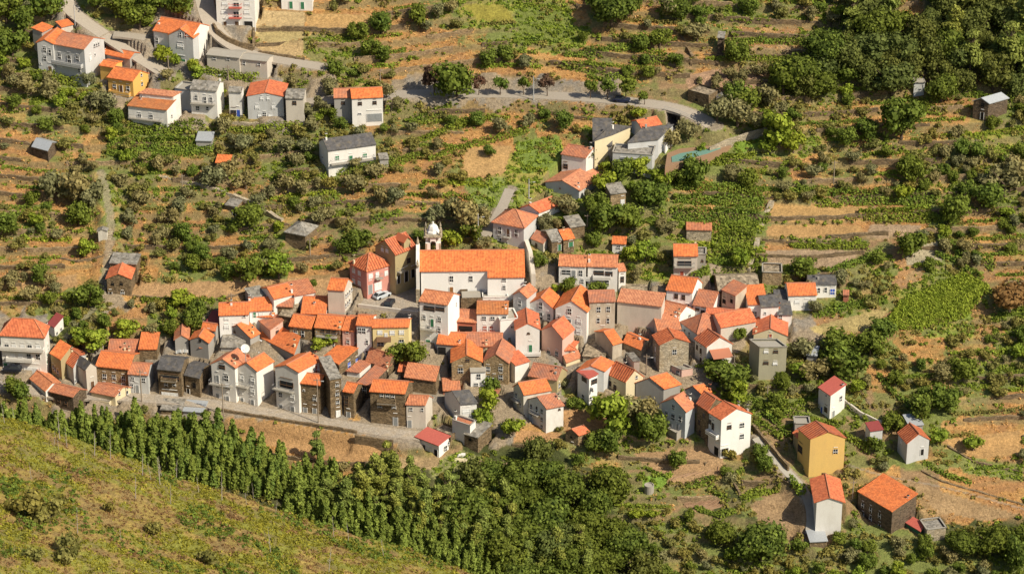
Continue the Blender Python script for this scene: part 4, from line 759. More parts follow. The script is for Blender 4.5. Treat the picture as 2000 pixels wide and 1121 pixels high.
    mb.box(C3(zc), (tw+.7, tw+.7, .22), 0, ax); mb.box(C3(zc+.22), (tw+.35, tw+.35, .2), 0, ax); mb.build('cornice', M['palestone'], root)
    H_ = ztop-zc-.4
    mb = MB(); mb.lathe([(h2*.92, .42), (h2*.88, .75), (h2*.74, H_*.32), (h2*.68, H_*.5), (h2*.55, H_*.66), (h2*.2, H_*.78), (.16, H_*.84), (.26, H_*.89), (.26, H_*.93), (.08, H_*.97), (0, H_+.15)], C3(zc), 8); mb.build('dome', M['white'], root)
    for sx in (-1, 1):
        for sy in (-1, 1):
            mb = MB(); mb.lathe([(.3, .42), (.24, .7), (.13, .85), (.24, 1.15), (.08, 1.9), (0, 2.1)], C3(zc)+ax[0]*sx*(h2-.05)+ax[1]*sy*(h2-.05), 8); mb.build('pinnacle', M['palestone'], root)
    mb = MB(); mb.lathe([(.02, 1.35), (.2, 1.3), (.3, .9), (.36, .5), (.52, .25), (.52, .2), (0, .3)], C3(zs+.7), 12); mb.tube(C3(zs+2.05)-ax[0]*.6, C3(zs+2.05)+ax[0]*.6, .07); mb.build('bell', M['bframe'], root)
    pad_poly([P0-nb*ex, P1-nb*ex, P1+nb*dep, P0+nb*dep], g0+.05, 1.5)
    return g0, P0, e, nb, L, dep
CH = church()
# ---------------------------------------------------------------- church square, raised on its wall
sqz = pz+.0
SQ2 = [atz(u, v, sqz)[:2] for u, v in [(700, 600), (757, 607), (816, 615), (822, 565), (790, 548), (758, 552), (716, 575)]]
pad_poly(SQ2, sqz, .6, fill=True)
def sheet(name, pts, z, mat, th=.06, kind='structure', down=None):
    mb = MB(); n = len(pts); top = [Vector((p[0], p[1], z)) for p in pts]; ar = sum(pts[i][0]*pts[(i+1) % n][1]-pts[(i+1) % n][0]*pts[i][1] for i in range(n))
    if ar < 0: top.reverse()
    mb.prism([p-Vector((0, 0, down or th)) for p in top], top); o = mb.build(name, mat); tag(o, kind=kind); return o
sheet('church_square', SQ2, sqz+.05, M['cobble'], down=4.5)
def drape(name, q, hw, mat, lift=.07):
    mb = MB(); n = len(q)
    d = np.gradient(q[:, :2], axis=0); d /= np.linalg.norm(d, axis=1, keepdims=True)+1e-9; nn = np.stack([-d[:, 1], d[:, 0]], 1)
    s = 0
    for i in range(n-1):
        A, B = q[i], q[i+1]; L0, L1 = A[:2]+nn[i]*hw, B[:2]+nn[i+1]*hw; R0, R1 = A[:2]-nn[i]*hw, B[:2]-nn[i+1]*hw
        t = [Vector((*R0, A[2]+lift)), Vector((*R1, B[2]+lift)), Vector((*L1, B[2]+lift)), Vector((*L0, A[2]+lift))]
        mb.poly(t)
        for p, r in ((0, 1), (2, 3)): mb.poly([t[p]-Vector((0, 0, .5)), t[r]-Vector((0, 0, .5)), t[r], t[p]])
    return tag(mb.build(name, mat), kind='structure')
for q, hw, nm, mt in ((r_upper, 2.0, 'road', 'asphalt'), (r_lane, 2.1, 'road', 'asphalt'), (r_side, 1.7, 'road', 'asphalt'), (r_main, 2.3, 'road', 'asphalt'), (r_low, 1.9, 'street', 'cobble'), (r_path, 1.1, 'path', 'concrete'), (r_dirt, 1.0, 'track', None), (r_yard, 1.2, 'lane', 'asphalt')):
    if mt: drape(nm, q, hw, M[mt])
mb = MB()
for i in range(0, len(r_stair)-1):
    for k in range(2):
        p = r_stair[i]*(1-k/2)+r_stair[i+1]*k/2; d2 = r_stair[i+1]-r_stair[i]; L = np.linalg.norm(d2[:2])+1e-6; e3 = Vector((d2[0]/L, d2[1]/L, 0)); c3 = Vector((0, 0, 1)).cross(e3)
        mb.box(Vector(p)+Vector((random.uniform(-.08, .08), 0, -.6)), (.5*L+.12, 2.1+random.uniform(-.25, .25), .9+random.uniform(-.08, .08)), 0, (e3, c3, Vector((0, 0, 1))))
tag(mb.build('stone_stairway', M['palestone']), kind='structure')
# ---------------------------------------------------------------- free-standing and retaining walls
def wall(label, pts, top=.7, thick=.5, mat='stone', name='stone_wall', cat='wall', down=2.4, base=False, q=None, jag=.12):
    if q is None:
        P = [march(*pix(*p), gz) for p in pts]; q = []
        for a, b in zip(P, P[1:]):
            n = max(1, int(np.linalg.norm(b-a)/1.0)); q += [a+(b-a)*i/n for i in range(n)]
        q.append(P[-1]); q = np.array(q)
        if len(q) > 6: k = np.ones(5)/5; z = np.convolve(np.pad(q[:, 2], 2, mode='edge'), k, 'valid'); q[:, 2] = z
    o0 = q[len(q)//2]; mb = MB(); d = np.gradient(q[:, :2], axis=0); d /= np.linalg.norm(d, axis=1, keepdims=True)+1e-9; nn = np.stack([-d[:, 1], d[:, 0]], 1)*thick/2
    tops = [p[2]+top+random.uniform(-jag, jag) for p in q]
    for i in range(len(q)-1):
        A0, A1, B0, B1 = q[i][:2]+nn[i], q[i][:2]-nn[i], q[i+1][:2]+nn[i+1], q[i+1][:2]-nn[i+1]
        zb = min(q[i][2], q[i+1][2])-down
        f = lambda p, z: Vector((p[0]-o0[0], p[1]-o0[1], z-o0[2]))
        mb.poly([f(A1, tops[i]), f(B1, tops[i+1]), f(B0, tops[i+1]), f(A0, tops[i])]); mb.poly([f(A1, zb), f(B1, zb), f(B1, tops[i+1]), f(A1, tops[i])]); mb.poly([f(B0, zb), f(A0, zb), f(A0, tops[i]), f(B0, tops[i+1])])
        if i == 0: mb.poly([f(A0, zb), f(A1, zb), f(A1, tops[i]), f(A0, tops[i])])
        if i == len(q)-2: mb.poly([f(B1, zb), f(B0, zb), f(B0, tops[-1]), f(B1, tops[-1])])
    o = mb.build(name, M[mat], None, Vector(o0)); tag(o, label, cat, kind='thing'); return o
def off(q, d, a=0, b=None, dz=0):
    q = q[a:b]; g = np.gradient(q[:, :2], axis=0); g /= np.linalg.norm(g, axis=1, keepdims=True)+1e-9; r = q.copy(); r[:, 0] += g[:, 1]*d; r[:, 1] -= g[:, 0]*d; r[:, 2] += dz; return r
def upart(q, u0, u1):
    u = project(q[:, 0], q[:, 1], q[:, 2])[0]; i = np.where((u > u0) & (u < u1))[0]; return i[0], i[-1]+1
a, b = upart(r_low, 435, 705); wall('long drystone wall holding up the lower village street', None, .55, .5, 'stone', q=off(r_low, 2.2, a, b), down=2.2)
a, b = upart(r_low, 700, 775); wall('short stepped-out stone wall at the wide end of the village street', None, .5, .5, 'stone', q=off(r_low, 3.9, a, b), down=2.5)
a, b = upart(r_main, 905, 1290); wall('long stone retaining wall below the tree-lined main road', None, -.1, .5, 'tanstone', q=off(r_main, 2.7, a, b), down=3)
view(0, 0, 1)
wall('plastered parapet wall holding up the church square', None, .8, .45, 'beige', q=np.array([[*SQ2[0], sqz], [*((SQ2[0]+SQ2[1])/2), sqz], [*SQ2[1], sqz], [*SQ2[2], sqz]]), down=6, jag=0, name='parapet_wall')
wall('curved stone wall along the lane under the white house with red balconies', [(417, 52), (424, 68), (445, 82), (470, 93), (494, 100)], 1.3)
wall('vertical stone wall edging the straw terraces beside the lane', [(496, 14), (496, 50), (495, 98)], .5)
wall('stone terrace wall between the first and second straw terraces', [(500, 56), (545, 57), (595, 53)], .2, down=1.6)
wall('stone terrace wall between the second and third straw terraces', [(500, 88), (545, 84), (597, 77)], .2, down=1.6)
wall('stone terrace wall along the top of the straw terraces', [(500, 12), (560, 14), (612, 18)], .3, down=1.8)
wall('stone wall falling away right of the straw terraces towards the dry slope', [(505, 102), (550, 110), (595, 118)], .5)
wall('garden retaining wall below the broad orange-gabled house', [(440, 238), (500, 242), (560, 241)], .2, mat='palestone', down=2)
wall('sloping olive-grey wall dropping from the church roof end', [(1028, 488), (1036, 520), (1042, 560)], 3.0, .9, 'beige', down=2, jag=.05)
wall('pale garden wall with tiled top above the swimming pool', [(1385, 303), (1420, 287), (1460, 274), (1498, 262)], 1.8, .4, 'palestone', jag=.03)
wall('brown retaining wall beside the narrow white house', [(1648, 790), (1680, 815), (1722, 835)], 1.4, .4, 'beige', jag=.03)
wall('long drystone terrace wall crossing the dry field at the bottom right', [(1800, 918), (1840, 940), (1880, 952), (1940, 968), (2010, 990)], .2, down=2.2)
wall('drystone terrace wall above the vegetable plots at the bottom right', [(1850, 870), (1900, 900), (1960, 915), (2010, 925)], .2, down=1.8)
wall('pale stone stair-wall climbing between the green terraces and the dry field', [(1460, 530), (1475, 490), (1487, 440), (1508, 392)], .4, 1.1, 'palestone', down=1)
wall('narrow goat-path wall running down to the ruined stone hut', [(310, 345), (380, 358), (440, 375), (500, 398), (552, 432)], .25, .9, 'palestone', down=1)
wall('stone wall below the upper right vine terraces', [(1350, 130), (1352, 112), (1330, 72)], .5)
wall('drystone wall at the foot of the brown vegetable plot beside the yellow house', [(1578, 905), (1600, 925), (1630, 935)], .4)
wall('curved stone retaining wall under the dry round field in the lower centre', [(1000, 868), (1030, 872), (1075, 868), (1100, 855)], .3, down=3)
wall('low stone garden wall below the orange-roofed hut of the vegetable plots', [(1375, 905), (1425, 885), (1440, 850)], .3, down=1.2)
wall('short broken stone wall beside the dark-roofed cottage', [(205, 500), (150, 512), (118, 505)], .3, down=1.6)
wall('dry terrace wall on the slope left of the stairway', [(60, 570), (110, 578), (160, 590)], .2, down=1.6)
wall('dry terrace wall above the lower left hedge', [(260, 578), (340, 584), (430, 586), (520, 560)], .2, down=1.5)
wall('terrace wall across the dry field right of the vine terraces', [(1490, 468), (1560, 475), (1640, 478), (1700, 490)], .3, down=1.6)
wall('terrace wall under the high dry fields at the upper right', [(1375, 108), (1430, 112), (1500, 108), (1580, 112)], .3, down=1.7)
wall('uppermost terrace wall at the upper right', [(1380, 30), (1440, 40), (1500, 46), (1600, 44)], .3, down=1.7)
# white churchyard wall with its green door
view(800, 530, 6.596)
H('low white churchyard wall with green arched door and one dark window', 'f', 'concrete', 'bright', (942, 330, 1262, 325, 3.0), 418, '1030,378,.5,.5,k', '1140,375,1.3,1.9,g', cat='wall', name='churchyard_wall')
H('rough stone churchyard bastion left of the green arched door', 'f', 'concrete', 'stone', (662, 342, 938, 335, 4.2), 480, cat='wall', name='stone_bastion')
# contour walls of the terraces
rw = random.Random(11); NW = 0
for n in range(int((warp[warp < 60].min())/STEP), int(warp.max()/STEP)+1):
    x = -125+rw.uniform(0, 10)
    while x < 128:
        L = rw.uniform(12, 36); xs = np.arange(x, min(x+L, 130), 1.0); x += L+rw.uniform(2, 16); q_ = []
        for xx in xs:
            i = int(np.searchsorted(GX, xx)); colw = warp[:, i]; j0 = np.searchsorted(GY, -66); j1 = np.searchsorted(GY, 105); seg = colw[j0:j1]-(n+.97)*STEP; k = np.where((seg[:-1] < 0) & (seg[1:] >= 0))[0]
            if len(k) == 0: break
            j = j0+k[0]; uu, vv = project(XX[j, i], YY[j, i], ZB[j, i])
            cd_ = chr(int(code_at(np.array([float(uu)]), np.array([float(vv)]))[0]))
            if cd_ not in 'dogsw' or ROADMASK[max(j-4, 0):j+5, i-2:i+3].max() > 0 or wt[j, i] < .45 or HILL[j, i]: break
            if any(min(p[0] for p in h.uv)-12 < uu < max(p[0] for p in h.uv)+12 and min(p[1] for p in h.uv)-12 < vv < h.vb+14 for h in HOUSES): break
            q_.append([GX[i], GY[j], gz(GX[i], GY[j]+.7)])
        if len(q_) < 6: continue
        q_ = np.array(q_); kk = np.ones(5)/5; q_[:, 1] = np.convolve(np.pad(q_[:, 1], 2, mode='edge'), kk, 'valid'); q_[:, 2] = np.convolve(np.pad(q_[:, 2], 2, mode='edge'), kk, 'valid')
        uu, vv = project(*q_[len(q_)//2]); o_ = wall('terrace wall', None, .12, .45, rw.choice(['stone', 'stone', 'tanstone']), q=q_, down=2.3, name='terrace_wall', jag=.15); o_['uvm'] = (float(uu), float(vv)); NW += 1
# ---------------------------------------------------------------- swimming pool
view(1240, 230, 3.397)
pzz = march(*pix(380, 300), tbase)[2]+1.6
PP = [atz(*pix(*p), pzz)[:2] for p in [(246, 296), (243, 262), (300, 240), (400, 222), (556, 200), (570, 206), (480, 240), (300, 290)]]
DK = [atz(*pix(*p), pzz)[:2] for p in [(200, 330), (215, 235), (300, 205), (570, 180), (640, 185), (560, 230), (470, 255), (300, 300)]]
po = np.array([*np.mean(PP, 0), pzz]); root = tag(empty('swimming_pool', po), 'long narrow turquoise swimming pool on a red-brown deck', 'pool')
def lift(pts, z0, z1, name, mat):
    mb = MB(); n = len(pts); ar = sum(pts[i][0]*pts[(i+1) % n][1]-pts[(i+1) % n][0]*pts[i][1] for i in range(n)); P = [Vector((p[0]-po[0], p[1]-po[1], 0)) for p in (pts if ar > 0 else pts[::-1])]
    mb.prism([p+Vector((0, 0, z0)) for p in P], [p+Vector((0, 0, z1)) for p in P]); return mb.build(name, M[mat], root)
pad_poly(DK, pzz-.5, .5); lift(DK, -4, 0, 'deck', 'soil'); lift(PP, -.3, .12, 'basin', 'teal')
# ---------------------------------------------------------------- poles, lamps, dish, cars
POLE = {}
def pole(label, x, yb, yt, kind='w', lamp=True):
    u, vb = pix(x, yb); G = march(u, vb, gz); vt = pix(0, yt)[1]; dv = ray(u, vt); h = CAM[2]+dv[2]*(G[1]-CAM[1])/dv[1]-G[2]
    nm = 'utility_pole' if kind == 'w' else 'street_lamp'; root = tag(empty(nm, G), label, 'pole' if kind == 'w' else 'street lamp', 'utility poles and street lamps of the village')
    mb = MB(); mb.tube((0, 0, -.4), (0, 0, h), .14, .09, 8); mb.build('post', M['pipe' if kind == 'w' else 'metal'], root)
    mb = MB()
    if kind == 'w': mb.box((0, 0, h-.5), (1.3, .1, .1)); [mb.lathe([(.05, 0), (.07, .08), (0, .18)], (x_, 0, h-.4), 6) for x_ in (-.55, 0.2, .55)]; mb.build('crossarm', M['pipe'], root)
    if lamp:
        mb = MB(); mb.tube((0, 0, h-.9), (1.0, -.2, h-.55), .035); mb.box((1.15, -.23, h-.62), (.55, .2, .12)); mb.build('lamp_arm', M['metal'], root)
view(0, 0, 1)
pole('tall street lamp where the top left road leaves the trees', 147, 52, 10, 'l'); pole('slim pole in front of the round bright bush by the top left road', 330, 150, 108, 'w', False)
pole('wooden pole beside the grey rooftop of the long barn', 446, 158, 128, 'w', False); pole('pole on the road verge above the cream cottage', 743, 172, 134, 'w', False)
pole('street lamp among the row of round trees on the main road', 1042, 196, 149, 'l'); pole('tall lamp post left of the white trio at the street wall', 437, 822, 748, 'w'); pole('tall lamp post in front of the schist cottage on the village street', 622, 826, 738, 'w')
pole('slim lamp post behind the church roof near the orange hip roof', 934, 470, 418, 'l'); pole('lamp post in the garden left of the salmon-roofed house', 1033, 388, 350, 'l'); pole('leaning lamp post beside the curved slate shed', 1262, 732, 692, 'w')
pole('wooden pole in front of the broad tree below the white porch house', 1433, 738, 692, 'w', False); pole('wooden pole rising from the vines above the sunken path', 1498, 790, 752, 'w', False); pole('pole with pale insulator between the end-on red gable and the dark stone house', 1665, 972, 938, 'w', False)
pole('thin pole on the dry slope below the ruined slab hut', 606, 502, 465, 'w', False); pole('pole in the dry field above the green terraces on the right', 1628, 358, 314, 'w', False); pole('pole in the scrub on the far right slope', 1904, 300, 272, 'w', False)
pole('pole beside the stone sheds above the church', 1147, 446, 418, 'w', False); pole('thin pole on the path above the goat-path wall', 357, 376, 340, 'w', False); pole('lamp post beside the pale blue cottage at the lower left', 277, 785, 722, 'w'); pole('pole behind the broad orange roof right of the hedge', 1010, 522, 498, 'w', False)
pole('white lamp post in front of the cream house below the gabled row', 1153, 662, 615, 'l'); pole('pole beside the white block at the upper left of the village', 452, 590, 572, 'w', False)
view(400, 530, 6.596)
G = march(*pix(520, 1060), gz); c = atz(*pix(520, 995), march(*pix(520, 1060), gz)[2]+6.0)
root = tag(empty('satellite_dish', c), 'large round white satellite dish above the white trio roofs', 'satellite dish')
ax3 = Vector((.25, -.75, .6)).normalized(); e1 = Vector((0, 0, 1)).cross(ax3).normalized(); e2 = ax3.cross(e1); mb = MB(); K = 20; prev = None
for r, h in ((.05, 0), (.35, .04), (.68, .13), (.95, .25)):
    ring = [e1*math.cos(2*math.pi*i/K)*r+e2*math.sin(2*math.pi*i/K)*r+ax3*h for i in range(K)]
    if prev:
        for i in range(K): j = (i+1) % K; mb.poly([prev[i], prev[j], ring[j], ring[i]]); mb.poly([prev[j]-ax3*.03, prev[i]-ax3*.03, ring[i]-ax3*.03, ring[j]-ax3*.03])
    prev = ring
mb.build('dish', M['white'], root); mb = MB(); mb.tube(-ax3*.02, Vector((0, .35, -5)), .08); mb.build('mast', M['metal'], root); mb = MB(); mb.tube(e2*-.85+ax3*.25, ax3*.9, .03); mb.tube(ax3*1.0, ax3*1.25, .09); mb.build('feed_arm', M['metal'], root)
def car_meshes():
    L, Wd = 4.1, 1.72
    def body():
        mb = MB(); st = [(-2.05, .35, .62), (-1.95, .3, .82), (-1.2, .22, .92), (.75, .22, .95), (1.75, .24, .82), (2.0, .32, .62)]
        R_ = []
        for x, lo, hi in st:
            k = 1 if abs(x) < 1.9 else .9; w = Wd/2*k; R_.append([Vector((x, -w, lo)), Vector((x, w, lo)), Vector((x, w, hi-.1)), Vector((x, w*.9, hi)), Vector((x, -w*.9, hi)), Vector((x, -w, hi-.1))])
        for a, b in zip(R_, R_[1:]):
            for i in range(6): j = (i+1) % 6; mb.poly([a[j], a[i], b[i], b[j]])
        mb.poly(R_[0]); mb.poly(R_[-1][::-1])
        mb.prism([Vector((x, y, 1.38)) for x, y in ((-1.35, -.58), (.1, -.6), (.1, .6), (-1.35, .58))], [Vector((x, y, 1.45)) for x, y in ((-1.3, -.52), (.02, -.54), (.02, .54), (-1.3, .52))])
        for x, y, X, Y in ((-1.88, .72, -1.4, .6), (.82, .72, .12, .6)):
            for s in (-1, 1): mb.tube((x, s*y, .88), (X, s*Y, 1.4), .045)
        return mb.mesh('car_body')
    def glass():
        mb = MB(); mb.prism([Vector(p) for p in ((-1.85, -.74, .9), (.85, -.76, .92), (.85, .76, .92), (-1.85, .74, .9))], [Vector(p) for p in ((-1.36, -.58, 1.4), (.1, -.6, 1.4), (.1, .6, 1.4), (-1.36, .58, 1.4))]); return mb.mesh('car_glass')
    def wheel():
        mb = MB(); mb.tube((0, -.1, 0), (0, .1, 0), .32, .32, 14); return mb.mesh('wheel')
    def lampm(): mb = MB(); mb.box((0, 0, -.06), (.08, .34, .13)); return mb.mesh('lamp')
    return body(), glass(), wheel(), lampm()
CB, CG, CW, CL = car_meshes(); CG.materials.append(M['glass']); CW.materials.append(M['rubber']); CL.materials.append(M['awn'])
def car(label, p, q, mat, z=None):
    A = march(*pix(*p), gz) if z is None else atz(*pix(*p), z); B = march(*pix(*q), gz) if z is None else atz(*pix(*q), z); c = (A+B)/2; d = B-A
    c[2] = gz(c[0], c[1])+.09 if z is None else z; root = tag(empty('parked_car', c, math.atan2(d[1], d[0])), label, 'car', 'cars parked in the village')
    me = CB.copy(); me.materials.append(M[mat]); obj('body', me, None, root); obj('windows', CG, None, root)
    for x in (-1.25, 1.3):
        for y in (-.8, .8): obj('wheel', CW, None, root, (x, y, .32))
    for y in (-.6, .6): obj('headlight', CL, None, root, (2.0, y, .68))
view(600, 530, 6.596)
car('pale silver-blue car parked by the pink house on the church square', (880, 365), (1045, 300), 'carsilver', sqz+.05)
car('black car parked alone near the parapet of the church square', (1035, 470), (1080, 400), 'carblack', sqz+.05)
view(0, 0, 1); car('dark car parked in front of the left villa', (40, 728), (8, 724), 'carblack'); car('dark car half hidden under the trees on the main road', (1202, 199), (1226, 201), 'carnavy')
# ---------------------------------------------------------------- ground colours (what really grows or lies there)
n1 = fbm(XX/2.2, YY/2.2, 41); n2 = fbm(XX/9, YY/9, 42); n3 = vn(XX/.8, YY/.8, 43); n4 = fbm(XX/5, YY/5, 44)
def C(*c): return np.array(c)
COLS = {'d': (C(.52, .28, .10), C(.36, .235, .08), .36), 'o': (C(.40, .26, .10), C(.23, .24, .07), .56), 'g': (C(.19, .215, .06), C(.38, .26, .1), .3), 'v': (C(.2, .25, .05), C(.34, .3, .07), .45), 's': (C(.37, .24, .125), C(.24, .235, .08), .42),
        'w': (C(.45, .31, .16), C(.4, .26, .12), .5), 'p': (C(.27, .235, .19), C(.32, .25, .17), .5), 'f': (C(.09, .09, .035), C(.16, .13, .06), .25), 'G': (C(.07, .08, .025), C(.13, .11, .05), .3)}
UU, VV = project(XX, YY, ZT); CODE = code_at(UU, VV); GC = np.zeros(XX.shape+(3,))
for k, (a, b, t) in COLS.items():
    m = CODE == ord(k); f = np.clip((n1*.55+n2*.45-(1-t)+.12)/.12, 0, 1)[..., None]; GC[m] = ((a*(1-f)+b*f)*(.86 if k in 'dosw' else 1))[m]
f = np.clip((n4-.52)/.1, 0, 1)[..., None]; m = np.isin(CODE, [ord('d'), ord('o'), ord('w')]); GC[m] = (GC*(1-.5*f)+C(.56, .33, .12)*.5*f)[m]
f = np.clip((fbm(XX/6, YY/4, 47)-.55)/.08, 0, 1)[..., None]*.6; GC[m] = (GC*(1-f)+C(.36, .185, .085)*f)[m]
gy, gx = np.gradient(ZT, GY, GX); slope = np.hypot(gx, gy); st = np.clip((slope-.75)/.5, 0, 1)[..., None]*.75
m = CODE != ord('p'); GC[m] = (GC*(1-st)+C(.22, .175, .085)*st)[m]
f = np.clip((fbm(XX/4, YY/3, 51)-.42)/.12, 0, 1)[..., None]; g2 = np.clip((fbm(XX/1.5, YY/1.5, 52)-.5)/.1, 0, 1)[..., None]
hc = C(.245, .24, .045)*f+C(.34, .245, .07)*(1-f); hc = hc*(1-.45*g2)+C(.19, .12, .075)*.45*g2; GC[HILL] = hc[HILL]
rm = ROADMASK[..., None]*.999; GC = GC*(1-rm)+C(.33, .27, .2)*rm
PLOTS = []
def plot(pts, col, cn=None):
    """a cultivated plot: its own soil or crop colour on the ground"""
    P = [pix(*p) for p in pts]; n = len(P); ins = np.zeros(UU.shape, bool)
    for i in range(n):
        (x0, y0), (x1, y1) = P[i], P[(i+1) % n]; c = ((y0 > VV) != (y1 > VV)) & (UU < (x1-x0)*(VV-y0)/((y1-y0)+1e-9)+x0); ins ^= c
    v = (.82+.36*n1)[..., None]; GC[ins] = (np.array(col)*v)[ins]; CODE[ins] = ord('S') if col[0] > .245 or cn else ord('v')
# ================================================================ crop plots and soil patches
view(0, 0, 1)
for pts, c in [([(498, 20), (597, 25), (595, 52), (500, 52)], (.45, .33, .17)), ([(500, 60), (595, 58), (593, 78), (500, 84)], (.42, .33, .15)), ([(498, 90), (592, 82), (592, 112), (520, 106)], (.45, .32, .16)),
        ([(600, 28), (760, 28), (740, 50), (690, 66), (600, 68)], (.46, .29, .12)), ([(595, 72), (695, 70), (710, 100), (690, 128), (590, 112)], (.24, .22, .08)), ([(905, 10), (985, 10), (1010, 48), (930, 40)], (.3, .26, .05)), ([(1010, 5), (1110, 5), (1130, 78), (1015, 82)], (.17, .2, .045)),
        ([(1490, 490), (1560, 488), (1680, 490), (1660, 520), (1600, 525), (1500, 515)], (.38, .27, .17)), ([(1700, 438), (1800, 440), (1790, 464), (1690, 466)], (.38, .27, .17)), ([(1765, 490), (1830, 470), (1842, 512), (1770, 520)], (.42, .36, .24)),
        ([(1580, 640), (1700, 608), (1738, 604), (1700, 645), (1600, 655)], (.4, .31, .13)), ([(1720, 645), (1760, 590), (1880, 540), (1925, 560), (1880, 620), (1800, 640)], (.2, .24, .06)),
        ([(830, 905), (900, 880), (985, 905), (960, 928), (900, 945), (850, 940)], (.24, .24, .09)), ([(930, 900), (1000, 903), (985, 935), (935, 940)], (.37, .24, .16)), ([(780, 895), (870, 890), (850, 915), (770, 920)], (.38, .27, .14)),
        ([(1235, 885), (1410, 872), (1418, 925), (1330, 950), (1290, 935)], (.38, .24, .125)), ([(1330, 975), (1390, 965), (1422, 985), (1350, 1002)], (.3, .18, .11)), ([(1460, 985), (1540, 955), (1592, 1010), (1545, 1055), (1500, 1040)], (.36, .24, .13)),
        ([(1760, 932), (1850, 962), (1990, 1005), (1930, 1018), (1830, 1000)], (.37, .245, .125)), ([(1430, 278), (1500, 255), (1502, 280), (1440, 302)], (.2, .3, .04)), ([(1250, 930), (1310, 925), (1300, 952), (1258, 955)], (.18, .28, .04)), ([(900, 350), (985, 345), (1000, 400), (930, 410)], (.22, .26, .07)),
        ([(1005, 280), (1090, 262), (1110, 330), (1020, 340)], (.19, .25, .05)), ([(440, 812), (700, 850), (775, 868), (760, 900), (690, 905), (560, 885), (450, 838)], (.46, .27, .12)), ([(1335, 150), (1400, 135), (1500, 140), (1480, 175), (1350, 185)], (.38, .24, .15)),
        ([(1000, 865), (1085, 860), (1100, 845), (1010, 840)], (.46, .26, .12)), ([(1095, 800), (1200, 800), (1180, 840), (1105, 850)], (.42, .24, .11)), ([(255, 555), (660, 540), (650, 575), (470, 582), (255, 580)], (.44, .27, .13)), ([(0, 560), (150, 535), (150, 560), (90, 570)], (.42, .26, .12)),
        ([(1570, 470), (1700, 470), (1690, 478), (1570, 478)], (.12, .13, .05)), ([(1505, 398), (1700, 405), (1690, 432), (1495, 432)], (.47, .29, .115)), ([(1500, 442), (1680, 440), (1690, 462), (1495, 462)], (.45, .27, .11)), ([(905, 290), (1000, 285), (985, 340), (900, 350)], (.47, .29, .12)), ([(1330, 545), (1330, 545), (1331, 546)], (.4, .3, .1)), ([(1830, 860), (1990, 840), (2000, 890), (1900, 895)], (.45, .27, .11)), ([(1860, 890), (2000, 905), (2000, 940), (1890, 925)], (.22, .23, .07))]: plot(pts, c)
# ================================================================ foliage
def leafmesh(cent, size, seed, cores=(), elong=1.0, updir=None, nrm=None, wild=.75):
    """leaf-clump cards at given centres (N,3), plus rough inner cores"""
    r = np.random.default_rng(seed); N = len(cent); a = r.normal(size=(N, 3)); a /= np.linalg.norm(a, axis=1, keepdims=True)
    if updir is not None: a = a*.45+updir; a /= np.linalg.norm(a, axis=1, keepdims=True)
    b = r.normal(size=(N, 3))
    if nrm is not None:
        nn = nrm/(np.linalg.norm(nrm, axis=1, keepdims=True)+1e-6)+r.normal(size=(N, 3))*wild*.6; nn /= np.linalg.norm(nn, axis=1, keepdims=True)
        if updir is None: a -= (a*nn).sum(1, keepdims=True)*nn; a /= np.linalg.norm(a, axis=1, keepdims=True)
        b = np.cross(nn, a)
    b -= (b*a).sum(1, keepdims=True)*a; b /= np.linalg.norm(b, axis=1, keepdims=True)
    s = (size*r.uniform(.6, 1.35, N))[:, None]; A = a*s*elong/2; B = b*s/2
    k = r.uniform(.35, 1, (N, 1))
    v = np.stack([cent-A-B*k, cent+A*.9-B, cent+A+B*k, cent-A*.8+B], 1).reshape(-1, 3); f = np.arange(N*4).reshape(N, 4)
    att = np.repeat(r.uniform(0, 1, N), 4); return v, f, att
def lobes(seed, n, w, h, z0, spread=.33):
    r = np.random.default_rng(seed); L = []
    for i in range(n):
        an = r.uniform(0, 2*math.pi); d = w*spread*math.sqrt(r.uniform(.05, 1)); rr = w*r.uniform(.19, .3); zz = r.uniform(.22, .82)
        if d > w*.24: zz = min(zz, .6)
        L.append((d*math.cos(an), d*math.sin(an), z0+(h-z0)*zz, rr, rr*r.uniform(.75, 1.0)*min(1.2, (h-z0)/w*1.1)))
    return L
def crown_pts(seed, L, per):
    r = np.random.default_rng(seed+99); P = []; NR_ = []
    for x, y, z, rx, rz in L:
        d = r.normal(size=(per, 3)); d /= np.linalg.norm(d, axis=1, keepdims=True); q = r.uniform(.4, 1.12, (per, 1)); q = np.where(r.uniform(size=(per, 1)) < .1, q*1.18, q); P.append(np.array([x, y, z])+d*q*np.array([rx, rx, rz])); NR_.append(d)
    return np.concatenate(P), np.concatenate(NR_)
ICO = None
def icosph():
    global ICO
    if ICO is None:
        import bmesh; bm = bmesh.new(); bmesh.ops.create_icosphere(bm, subdivisions=1, radius=1); bm.verts.ensure_lookup_table(); ICO = (np.array([v.co[:] for v in bm.verts]), [tuple(v.index for v in f.verts) for f in bm.faces]); bm.free()
    return ICO
def to_mesh(name, v, f, att, mat, cores=()):
    iv, ifc = icosph(); vs = [v]; fs = [tuple(x) for x in f]; at = [att]; n = len(v)
    for x, y, z, rx, rz in cores:
        vs.append(iv*np.array([rx, rx, rz])*.6*np.random.default_rng(n).uniform(.8, 1.15, (len(iv), 1))+np.array([x, y, z])); fs += [tuple(i+n for i in q) for q in ifc]; at.append(np.full(len(iv), .35)); n += len(iv)
    me = bpy.data.meshes.new(name); me.from_pydata(np.concatenate(vs).tolist(), [], fs); a = me.attributes.new('leaf', 'FLOAT', 'POINT'); a.data.foreach_set('value', np.concatenate(at).astype('f')); me.materials.append(M[mat]); return me
